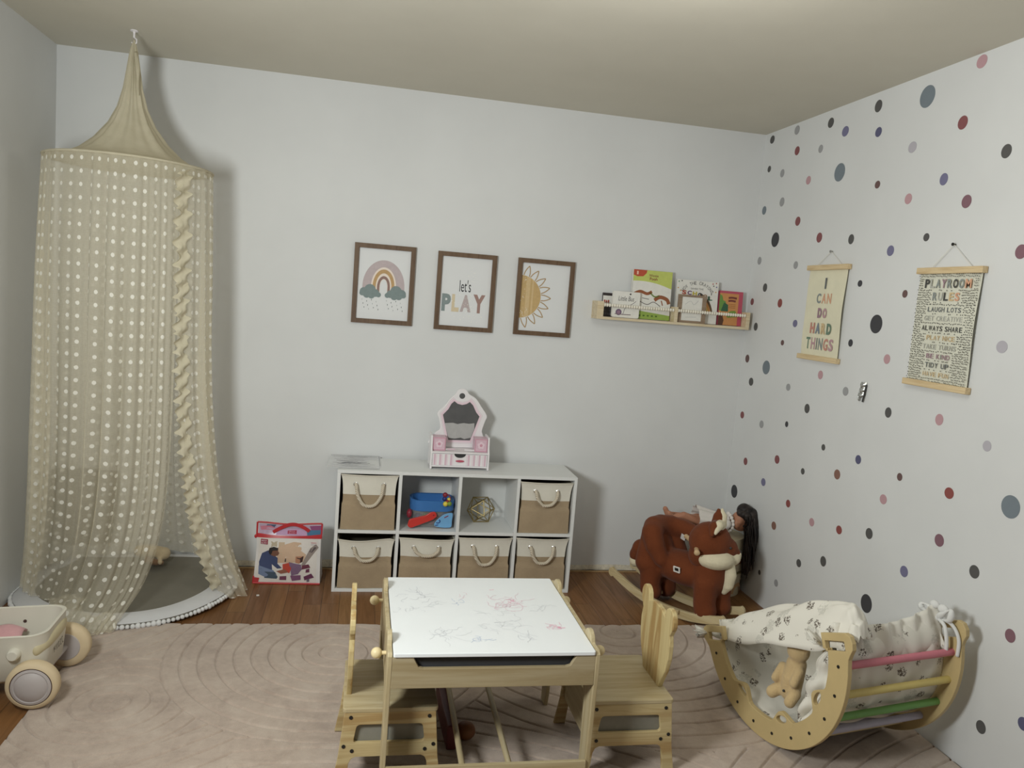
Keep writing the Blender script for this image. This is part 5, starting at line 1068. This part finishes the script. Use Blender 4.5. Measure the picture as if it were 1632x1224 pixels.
RA = [-12.7 - 17.18 * k for k in range(10)]
CLEN = .5
for x in (0, CLEN):
    q = MB(); q.plate([panel_outline()] + holes + slots, .018, (cr(x, 0, 0), (cr(x, 1, 0) - cr(x, 0, 0)).normalized(), (cr(x, 0, 1) - cr(x, 0, 0)).normalized()), 'cradle_wood', .002); pn = q.obj('rocker_panel', t)
    if x == 0:
        for a in RA:
            q = MB(); q.lathe([(.0055, 0), (.0055, .0016), (.0, .0012)], cr(-.0095, .327 * math.cos(R(a)), .327 * math.sin(R(a))), (-1, 0, 0), 'screw_black', 12); q.obj('screw', pn)
for k, a in enumerate(RA):
    mt = ['dowel_pink', 'dowel_yellow', 'dowel_green', 'dowel_lilac'][k % 4] if k < 4 else ['dowel_wood', 'dowel_lilac', 'dowel_lilac', 'dowel_green', 'dowel_yellow', 'dowel_pink'][k - 4]
    q = MB(); q.tube([cr(.008, .330 * math.cos(R(a)), .330 * math.sin(R(a))), cr(CLEN - .008, .330 * math.cos(R(a)), .330 * math.sin(R(a)))], .0125, mt, 16); d_ = q.obj('dowel', t, smooth=60)
    if k < 4: d_['label'] = ['pink', 'yellow', 'green', 'pale lilac'][k] + ' cross dowel'
# muslin liner lies inside the dowels and over the right rail; hood arches over the front end
def liner(u, v):
    a = -186 + 192 * u; r = .305 - .010 * math.sin(v * 20 + u * 14) * .3; x = .012 + v * (CLEN - .026)
    k = max(0, (u - .90) / .10); kl = max(0, (.10 - u) / .10)
    uu, vv = r * math.cos(R(a)), r * math.sin(R(a))
    sag = .012 * math.sin(v * PI); cre = .006 * math.sin(v * 46 + u * 6) * (.25 + max(k, kl)) + .003 * math.sin(v * 27 - u * 11)
    vv += k * (.030 + .030 * v ** 3 - sag * 2) + kl * .02; rr_ = 1 + cre / .3
    return cr(x, uu * rr_, vv * (1 + cre))
b = MB(); b.grid(liner, 90, 60, 'print_muslin'); o = b.obj('liner', t, smooth=180); md = o.modifiers.new('s', 'SOLIDIFY'); md.thickness = .003; md.offset = 0
# padded roll of cloth along the right rail
def roll(u, v):
    th = 2 * PI * u; x = .03 + v * (CLEN - .05); r = .030 + .004 * math.sin(v * 30 + th) + .006 * math.sin(v * 9 + 1); c0 = (.292, -.035 + .030 * v ** 2)
    return cr(x, c0[0] + r * .62 * math.cos(th), c0[1] + r * 1.5 * math.sin(th) + .003 * math.sin(v * 44))
b = MB(); b.grid(roll, 24, 90, 'print_muslin', True); b.obj('rolled_edge', t, smooth=180)
# hood
HT = [(-.400, -.004), (-.380, .008), (-.34, .036), (-.29, .060), (-.16, .086), (-.03, .100), (.10, .112), (.225, .118), (.31, .115), (.345, .104), (.362, .060), (.368, .012)]
HTS = smooth_open(HT, 12)
def hood(u, v):
    """u from left arm to right arm, v from the front rim back"""
    f = u * (len(HTS) - 1); i = min(int(f), len(HTS) - 2); q = HTS[i].lerp(HTS[i + 1], f - i); U, crest = q.x, q.y
    rim = min(crest, .004 - .034 * math.sin(PI * u)); x = .012 + .21 * v * (1 - .70 * u ** 2)
    lift = math.sin(v / .55 * PI / 2) ** .8 if v < .55 else math.cos((v - .55) / .45 * PI / 2 * .92) ** .7
    V = rim + (crest - rim) * lift; e = math.sin(PI * u)
    cre = .0048 * math.sin(30 * u - 10 * v + 2.0 * math.sin(5 * v)) * (.3 + .7 * e) + .0075 * math.sin(46 * u - 15 * v + 1) * u ** 1.5 * (1 - .4 * v) + .003 * math.sin(17 * u + 23 * v)
    return cr(x, U + .012 * math.sin(v * PI) * (1 if u > .9 else -1 if u < .1 else 0), V + cre)
b = MB(); b.grid(hood, 110, 44, 'print_muslin'); o = b.obj('hood', t, smooth=180); md = o.modifiers.new('s', 'SOLIDIFY'); md.thickness = .003; md.offset = 0
# cloth corners pulled through the slots
def tuft(c, d, n, sz, mt, name, seed):
    rr = random.Random(seed); q = MB()
    for k in range(n):
        a = 2 * PI * k / n + rr.uniform(-.3, .3); e = Vector(d) * sz * rr.uniform(.7, 1.15) + Vector((math.cos(a) * .5, math.sin(a) * .3, math.sin(a) * .6)) * sz * .55; s2 = e.cross(Vector((.3, .2, 1))).normalized() * sz * .52
        q.add([Vector(c), Vector(c) + e * .55 + s2, Vector(c) + e, Vector(c) + e * .55 - s2], [(0, 1, 2), (0, 2, 3)], mt)
    o = q.obj(name, t, smooth=60); md = o.modifiers.new('s', 'SOLIDIFY'); md.thickness = .004; return o
tuft(cr(-.002, -.366, .004), (-.25, .75, -.25), 9, .070, 'print_muslin', 'cloth_corner', 2)
tuft(cr(-.012, .262, -.005), (-.25, .9, .25), 7, .05, 'print_muslin', 'cloth_knot', 5)
def drape(u, v):
    a = -6 - 66 * v; rI = .276; R_ = (rI * math.cos(R(a)), rI * math.sin(R(a))); Lx = .252 - .190 * v - .022 * math.sin(v * PI); Lz = -.004 - .268 * v
    k = u; x = Lx + (R_[0] - Lx) * k; z = Lz + (R_[1] - Lz) * k
    return cr(.022 + .010 * math.sin(u * 9 + v * 4) + .006 * math.sin(v * 21 + u * 3) + .012 * math.sin(u * PI), x + .004 * math.sin(v * 19), z + .004 * math.sin(u * 9 + v * 3))
b = MB(); b.grid(drape, 26, 44, 'print_muslin'); o = b.obj('hanging_drape', t, smooth=180); md = o.modifiers.new('s', 'SOLIDIFY'); md.thickness = .003
# bow on the far panel
q = MB(); bc = cr(CLEN - .022, .300, .040)
for a, s_, r_ in ((.5, 1, .030), (-.4, -1, .030)):
    pts = [bc, bc + Vector((-.01, -s_ * .030, .030)), bc + Vector((-.012, -s_ * .056, .040 + .01 * s_)), bc + Vector((-.01, -s_ * .052, .012)), bc]
    q.tube(smooth_open(pts, 6), [.007 + .004 * math.sin(k * .5) for k in range(25)], 'bow_white', 8)
q.ell(bc, (.014, .014, .012), 'bow_white', None, 12, 8); q.ell(bc + Vector((-.006, -.022, .040)), (.012, .020, .016), 'bow_white', None, 12, 8); q.ell(bc + Vector((-.006, .012, .044)), (.012, .018, .014), 'bow_white', None, 12, 8)
q.tube(smooth_open([bc, bc + Vector((-.018, -.045, -.01)), bc + Vector((-.02, -.062, -.06)), bc + Vector((-.016, -.060, -.105))], 6), .0065, 'bow_white', 8); q.tube(smooth_open([bc, bc + Vector((.0, -.055, .0)), bc + Vector((.005, -.085, -.04)), bc + Vector((.006, -.088, -.10))], 6), .006, 'bow_white', 8)
o = q.obj('tie_bow', t, smooth=180); o['label'] = 'white tied bow'
def tail(u, v): return cr(CLEN - .03 - .05 * (1 - v) * u, .30 - .05 * u + .02 * v, .03 - .09 * v + .004 * math.sin(u * 18))
b = MB(); b.grid(tail, 16, 10, 'print_muslin'); o = b.obj('tie_cloth', t, smooth=180); md = o.modifiers.new('s', 'SOLIDIFY'); md.thickness = .003
# tan plush sitting in the cradle mouth
fabric('plush_tan', (204, 178, 134), 0.98, 240, 0.8, 0.06, 0.3)
c0 = cr(.085, -.040, -.205)
wpos = Matrix.Rotation(R(11), 3, 'Z') @ c0 + Vector((2.770, -1.696, RZ)); t2 = thing('plush_toy', 'tan plush toy slumped in the mouth of the doll cradle', 'plush toy', tuple(wpos), R(11))
b = MB(); b.caps([(.0, .0, .02), (.0, -.005, .08), (.005, -.012, .14)], [.048, .050, .046], 'plush_tan'); b.ell((.0, -.02, .205), (.05, .052, .048), 'plush_tan', None, 18, 12)
b.caps([(-.02, .04, .02), (-.055, .055, -.005)], [.030, .028], 'plush_tan'); b.caps([(-.02, -.05, .03), (-.05, -.055, .0)], [.028, .026], 'plush_tan'); b.caps([(-.02, .045, .11), (-.05, .05, .06)], [.022, .020], 'plush_tan'); b.caps([(-.015, -.055, .13), (-.04, -.055, .08)], [.022, .02], 'plush_tan'); b.ell((.0, .03, .24), (.018, .020, .018), 'plush_tan', None, 12, 8); b.ell((.0, -.065, .235), (.018, .020, .018), 'plush_tan', None, 12, 8)
bb = b.obj('body', t2, remesh=.006)
b = MB(); b.ell((-.052, -.012, .03), (.006, .006, .006), 'notch_dark', None, 8, 6); b.obj('button', t2)
t2.scale = (.78, .78, .84)

# ------------------------------------------------------------------ fox rocker
fabric('fox_brown', (112, 60, 36), 0.98, 300, 0.6, 0.10, 0.08); fabric('fox_cream', (226, 216, 188), 0.98, 190, 0.9, 0.05, 0.1); wood('rocker_wood', (206, 190, 152), (192, 172, 130), 'X', 0.5, 1.5); plain('peg_wood', (206, 176, 136), 0.45); plain('buckle_white', (232, 230, 226), 0.4)
t = thing('fox_rocker', 'brown plush fox rocking seat on curved wooden rockers near right wall', 'rocking toy', (2.95, -.57, 0), R(-54))
b = MB(); BR = 'fox_brown'
b.ell((0, 0, .225), (.20, .105, .085), BR); b.ell((.13, 0, .23), (.085, .105, .125), BR); b.ell((-.165, 0, .23), (.075, .115, .14), BR)
b.caps([(-.095, -.086, .262), (-.135, -.092, .320), (-.168, -.080, .378), (-.19, -.03, .395), (-.19, .03, .395), (-.165, .085, .390), (-.10, .108, .385), (-.02, .110, .372), (.06, .10, .345)], [.040, .050, .055, .056, .056, .054, .050, .047, .042], BR)
b.caps([(-.19, -.05, .36), (-.185, -.06, .22)], [.052, .07], BR); b.caps([(-.14, .10, .34), (-.10, .10, .24)], [.04, .05], BR)
for x, y in ((.145, -.058), (.160, .060), (-.165, -.060), (-.155, .062)):
    b.caps([(x, y, .20), (x + .004, y, .10), (x + .012, y, .072)], [.060, .055, .056], BR)
b.caps([(.13, 0, .28), (.127, 0, .34)], [.085, .08], BR)
body = b.obj('body', t, remesh=.009)
FD = Matrix.Rotation(R(42), 3, 'Z'); HC_ = Vector((.125, 0, .385))
hp_ = lambda x, y, z: HC_ + FD @ Vector((x, y, z))       # head frame: x to the snout, y to the far side
b = MB(); b.ell(hp_(-.010, 0, .012), (.105, .100, .098), BR, FD); b.ell(hp_(.055, 0, -.015), (.075, .066, .060), BR, FD); b.ell(hp_(.115, 0, -.038), (.034, .032, .026), BR, FD); b.ell(hp_(-.03, 0, -.06), (.08, .085, .07), BR, FD); hd = b.obj('head', t, remesh=.007)
b = MB(); b.ell(hp_(.012, -.020, -.060), (.100, .102, .056), 'fox_cream', FD); b.ell(hp_(.098, .0, -.058), (.050, .052, .042), 'fox_cream', FD); b.ell(hp_(.128, .0, -.044), (.022, .028, .028), 'fox_cream', FD); b.obj('muzzle', hd, remesh=.006)
b = MB(); b.ell(hp_(.140, 0, -.030), (.010, .013, .009), 'notch_dark', FD, 14, 10); b.obj('nose', hd, smooth=180)
b = MB(); b.ell(hp_(.075, -.063, .006), (.0065, .005, .0065), 'notch_dark', FD, 10, 8); b.obj('eye', hd, smooth=180)
for s_ in (-1, 1):
    pts = [hp_(.030, .040, .088), hp_(.034, .050, .124), hp_(.030, .054, .158)] if s_ > 0 else [hp_(.002, -.040, .098), hp_(-.014, -.076, .106), hp_(-.034, -.106, .074)]
    b = MB(); b.caps(pts, [.036, .030, .011], BR); e = b.obj('ear', hd, remesh=.005)
    off = FD @ Vector((.016, -.004, .006)) if s_ > 0 else FD @ Vector((.016, -.006, .012))
    b = MB(); b.caps([p + off for p in pts], [.027, .023, .008], 'fox_cream'); b.obj('ear_lining', e, remesh=.004)
b = MB(); b.caps([(.205, .030, .30), (.222, .028, .25), (.218, .025, .20), (.205, .022, .165)], [.034, .034, .030, .018], 'fox_cream'); b.obj('chest_bib', t, remesh=.006)
b = MB(); b.caps([(-.22, -.01, .27), (-.265, -.012, .255), (-.29, -.012, .215)], [.045, .050, .040], BR); tl = b.obj('tail', t, remesh=.007)
b = MB(); b.caps([(-.292, -.012, .185), (-.300, -.014, .160)], [.036, .016], 'fox_cream'); b.obj('tail_tip', tl, remesh=.006)
b = MB(); p0 = hp_(-.085, -.055, -.015); p1 = p0 + FD @ Vector((-.012, -.065, .0)); b.tube([p0, p0.lerp(p1, .6), p0.lerp(p1, .9), p1], [.012, .012, .0145, .010], 'peg_wood', 16); b.obj('handle', t, smooth=60)
b = MB(); b.tube([hp_(-.085, .05, -.01), hp_(-.10, .13, -.01)], .012, 'peg_wood', 14); b.obj('handle', t, smooth=60)
fr = F((.012, -.1125, .245), (1, 0, 0), (0, -.25, 1)); b = MB(); b.plate([rrect(-.019, .019, -.016, .016, .004, 2), rrect(-.011, .011, -.009, .009, .002, 2)], .004, fr, 'buckle_white', .0008, .002); b.poly(fr, [(-.011, -.009), (.011, -.009), (.011, .009), (-.011, .009)], 'screw_black', .001); b.obj('belt_buckle', t)
fr = F((-.07, .068, .358), (.9, -.2, 0), (.1, -.3, 1)); b = MB(); b.plate([[(-.018, -.014), (.012, -.020), (.020, .012), (-.010, .018)]], .002, fr, 'buckle_white', .0004, .006); b.obj('care_tag', t)
for s_ in (-1, 1):
    top = []; bot = []; za = lambda x: .0015 + .095 * (abs(x) / .37) ** 2.1
    for k in range(41):
        x = -.365 + .625 * k / 40; bot.append((x, za(x))); top.append((x, za(x) + .044 - .006 * abs(x) / .37))
    def knob_(x, sg): c = za(x) + .019; return [(x + sg * .027 * math.cos(R(q)), c + .027 * math.sin(R(q))) for q in range(-75, 80, 15)]
    outl = bot + knob_(.262, 1) + top[::-1] + knob_(-.367, -1)[::-1]
    b = MB(); b.plate([outl], .019, F((0, s_ * .098, 0), (1, 0, 0), (0, 0, 1)), 'rocker_wood', .002); b.obj('rocker', t)
for x in (-.15, .16):
    z = .0015 + .095 * (abs(x) / .37) ** 2.1; b = MB(); b.b2((x - .022, -.108, z + .028), (x + .022, .108, z + .046), 'rocker_wood'); b.obj('cross_bar', t, bevel=.002)
b = MB(); b.b2((.02, -.125, .030), (.05, -.105, .048), 'rocker_wood'); b.obj('foot_rest', t, bevel=.002)

# ------------------------------------------------------------------ basket with rainbow, doll lying on top
fabric('basket_cream', (206, 196, 170), 0.95, 300, 0.5, 0.05)
t = thing('toy_basket', 'cream fabric basket with brown rainbow stripes behind the fox rocker', 'basket', (3.270, -.268, 0)); BH = .315
b = MB(); b.grid(lambda u, v: ((.127 + .005 * math.sin(v * PI)) * math.cos(2 * PI * u), (.127 + .005 * math.sin(v * PI)) * math.sin(2 * PI * u), .002 + v * BH), 64, 20, 'basket_cream', True)
b.grid(lambda u, v: (.127 * (1 - v) * math.cos(2 * PI * u), .127 * (1 - v) * math.sin(2 * PI * u), BH + .002 + .012 * v), 64, 6, 'basket_cream', True)
for k, (c, w) in enumerate([((150, 104, 74), .020), ((206, 196, 170), .006), ((122, 112, 78), .012), ((206, 196, 170), .006), ((196, 160, 120), .016)]):
    r0 = .150 - .026 * k
    def band(u, v, r0=r0, w=w):
        a = PI * u; rr_ = r0 - w * v; x = rr_ * math.cos(a); z = .02 + rr_ * 1.25 * math.sin(a); th = R(-56) + x / .13; return (.1338 * math.cos(th), .1338 * math.sin(th), z)
    b.grid(band, 40, 2, ink(c))
b.obj('basket_body', t, smooth=60)
fabric('dress_white', (226, 220, 214), 0.9, 700, 0.2, 0.05); plain('doll_skin', (176, 124, 98), 0.5, .03, 20); m, tt = new_mat('doll_hair', (38, 33, 32), 0.5, 0, .3); hn = tt.noise(60, 3, .6, tt.obj((1, 1, .15))); tt.l.new(tt.ramp(hn, [(0.35, lin((26, 23, 23))), (0.65, lin((58, 50, 47)))]), tt.bsdf.inputs['Base Color']); tt.bump(hn, .5, .004)
t = thing('doll', 'dark haired doll in white dress lying on the cream basket', 'doll', (3.222, -.292, BH + .020), R(-9)); SK = 'doll_skin'
# lies on its back along x: feet to -x, head to +x, head turned toward the room
b = MB()
b.ell((-.02, 0, .052), (.085, .050, .042), SK); b.ell((-.10, 0, .050), (.045, .050, .040), SK)
b.caps([(-.12, -.024, .056), (-.185, -.030, .082), (-.250, -.032, .064)], [.027, .022, .017], SK); b.caps([(-.12, .026, .052), (-.19, .034, .060), (-.255, .038, .066)], [.027, .022, .017], SK)
b.caps([(-.25, -.032, .064), (-.268, -.034, .092)], [.017, .014], SK); b.caps([(-.255, .038, .066), (-.272, .040, .096)], [.017, .014], SK)
b.caps([(.045, -.045, .055), (-.01, -.070, .052), (-.065, -.076, .034)], [.021, .017, .014], SK); b.caps([(.045, .045, .055), (-.01, .064, .05), (-.06, .07, .04)], [.021, .017, .014], SK)
for k in range(4): b.caps([(-.065, -.076 + .005 * k - .008, .034), (-.086 - .002 * (k % 2), -.078 + .006 * k - .008, .028)], [.0055, .0045], SK)
b.caps([(-.066, -.066, .038), (-.078, -.058, .036)], [.0055, .0045], SK)
b.caps([(.06, 0, .055), (.088, -.002, .058)], [.024, .024], SK); b.ell((.135, -.006, .068), (.052, .050, .056), SK); b.ell((.118, -.052, .070), (.010, .010, .008), SK, None, 10, 8); b.ell((.105, -.040, .060), (.022, .018, .026), SK, None, 12, 8)
bd = b.obj('body', t, remesh=.0045)
for dz_ in (-.019, .019):
    b = MB(); b.ell((.138, -.0545, .072 + dz_), (.006, .0035, .0065), 'notch_dark', None, 10, 8); b.obj('eye', bd)
b = MB(); b.ell((.100, -.050, .066), (.003, .003, .008), ink((150, 70, 70)), None, 10, 6); b.obj('mouth', bd)
def dress(u, v):
    a = 2 * PI * u; x = .062 - .175 * v; k = .054 + .034 * v ** 1.2; fl = .006 * math.sin(a * 9 + 1) * v; return (x, (k + fl) * math.cos(a), max(-.003, .052 + (k * .80 + fl) * math.sin(a) + .010 * v))
b = MB(); b.grid(dress, 72, 18, 'dress_white', True); b.obj('dress', t, smooth=180)
for s_ in (-1, 1): b = MB(); b.ell((.036, s_ * .052, .058), (.034, .028, .030), 'dress_white', None, 16, 10); b.obj('sleeve', t, smooth=180)
b = MB()
for k in range(16): a = 2 * PI * k / 16; b.ell((.074 + .006 * math.cos(a * 2), .050 * math.cos(a), .056 + .046 * math.sin(a)), (.010, .011, .011), 'dress_white', None, 10, 8)
b.obj('lace_collar', t, smooth=180)
b = MB(); b.ell((.165, .010, .085), (.052, .070, .060), 'doll_hair'); b.caps([(.150, .0, .125), (.185, -.02, .105), (.190, -.045, .05), (.180, -.070, -.02), (.172, -.078, -.10), (.165, -.074, -.19)], [.040, .042, .040, .036, .032, .020], 'doll_hair'); b.caps([(.165, .02, .10), (.176, .015, .060)], [.035, .030], 'doll_hair'); b.caps([(.12, -.03, .118), (.15, -.05, .108)], [.020, .024], 'doll_hair'); b.caps([(.165, -.055, .03), (.164, -.090, -.03), (.160, -.097, -.12)], [.026, .024, .014], 'doll_hair')
rr = random.Random(4)
for k in range(46):
    x, y, z = .135 + rr.uniform(0, .045), -.082 + rr.uniform(-.025, .004), .10 + rr.uniform(-.06, .02); pts = [(x, y, z)]
    for q in range(5): x = min(.182, x + rr.uniform(-.004, .012)); y += rr.uniform(-.014, .006); z -= rr.uniform(.02, .055); pts.append((x, y, z))
    b.tube(smooth_open(pts, 3), [.0042] * 10 + [.003] * 5 + [.0015], 'doll_hair', 6)
hr = b.obj('hair', t, smooth=180)

# ------------------------------------------------------------------ cream toy wagon at the left edge
plain('wagon_cream', (216, 211, 197), 0.42, .02, 10); plain('tyre_cream', (214, 194, 160), 0.6, .03, 20); plain('hub_grey', (182, 174, 172), 0.5, .02, 20); plain('ring_dark', (78, 58, 52), 0.6); plain('bumper_beige', (200, 188, 154), 0.5, .03, 20); fabric('blanket_pink', (206, 160, 162), 0.95, 400, 0.4, 0.08, .2)
t = thing('toy_wagon', 'cream toddler wagon with round wheels at the left edge of room', 'toy wagon', (.06, -1.262, .0050), R(2)); t.rotation_euler = (0, -R(2.3), R(2)); WH = .245
def wl(hx, hy, z, r, ox=0): return [(x + ox, y, z) for x, y in rrect(-hx, hx, -hy, hy, r, 8)]
b = MB(); loft(b, [wl(.205, .100, .070, .03, -.004), wl(.222, .114, .085, .038, .0), wl(.234, .128, .17, .05), wl(.236, .134, .238, .055), wl(.238, .136, WH, .056), wl(.232, .130, WH + .003, .052), wl(.226, .124, WH, .05), wl(.222, .120, .20, .05), wl(.200, .100, .100, .04)], 'wagon_cream', True, True); b.obj('body', t, smooth=50)
b = MB(); b.grid(lambda u, v: (-.19 + .30 * u, -.085 + .17 * v, min(.238, .176 + .070 * (1 - u) ** 1.2) + .012 * math.sin(u * 11 + v * 5) + .010 * math.sin(v * 9)), 24, 18, 'blanket_pink'); o = b.obj('blanket', None, smooth=180); o.location = (.06, -1.262, .0050); o.rotation_euler = (0, -R(2.3), R(2)); tag(o, 'pink blanket lying inside the cream toddler wagon', 'blanket'); md = o.modifiers.new('s', 'SOLIDIFY'); md.thickness = .01
def wheel(x, y, s_, r=.082):
    w = MB(); ax_ = (0, s_, 0); o_ = (x, y - s_ * .024, r + .0005)
    w.lathe([(r * .70, 0), (r * .93, .003), (r, .012), (r, .036), (r * .93, .045), (r * .80, .048), (r * .78, .044)], o_, ax_, 'tyre_cream', 48); wo = w.obj('wheel', t, smooth=50)
    w = MB(); w.lathe([(r * .80, .030), (r * .80, .0462), (r * .755, .0466), (r * .755, .030)], o_, ax_, 'ring_dark', 48); w.obj('wheel_ring', wo, smooth=40)
    w = MB(); w.lathe([(r * .76, .030), (r * .755, .047), (r * .66, .050), (r * .62, .048), (r * .50, .056), (r * .25, .061), (.0001, .062)], o_, ax_, 'hub_grey', 48); w.lathe([(r * .70, .006), (r * .60, -.002), (.0001, -.004)], o_, ax_, 'hub_grey', 48); w.obj('hub_cap', wo, smooth=40)
wheel(.203, -.146, -1); wheel(.216, .152, 1); wheel(-.10, -.146, -1); wheel(-.10, .152, 1)
b = MB(); b.tube([(.203, -.13, .082), (.216, .13, .082)], .010, 'hub_grey', 12); b.tube([(-.10, -.13, .082), (-.10, .13, .082)], .010, 'hub_grey', 12); b.obj('axle', t, smooth=60)
b = MB(); b.tube([(.145, -.118, .186), (.145, -.150, .188), (.145, -.156, .188)], [.020, .0195, .015], 'wagon_cream', 24); b.obj('knob', t, smooth=40)
b = MB(); pts_ = smooth_open([(.205, -.112, .190), (.222, -.085, .197), (.230, -.03, .202), (.230, .04, .202), (.222, .09, .198)], 6)
for p in pts_: b.ell(p, (.016, .020, .025), 'bumper_beige', None, 14, 10)
b.obj('bumper', t, remesh=.006)
b = MB(); lf = F((.2335, .012, .150), (0, 1, 0), (-.06, 0, 1)); lk = ink((92, 84, 72))
for k, zz in enumerate([[(0, -1), (0, 1), (.6, -.2), (.2, .1), (.8, 1)], [(0, -1), (0, 1), (.7, -1), (.7, 1)], [(.8, 1), (0, .6), (.1, -.9), (.8, -.7), (.8, 0)], [(0, 1), (.8, 1), (0, -1), (.8, -1)], [(.7, 1), (0, 1), (0, -1), (.7, -1)]]): b.line(lf, [(-.05 + .020 * k + p[0] * .014, p[1] * .0095) for p in zz], .0036, lk, .0012)
b.obj('lettering', t)
b = MB(); b.lathe([(.006, 0), (.006, .002), (.0, .002)], (.09, .119, .195), (0, -1, 0), 'ring_dark', 12); b.obj('bolt', t)
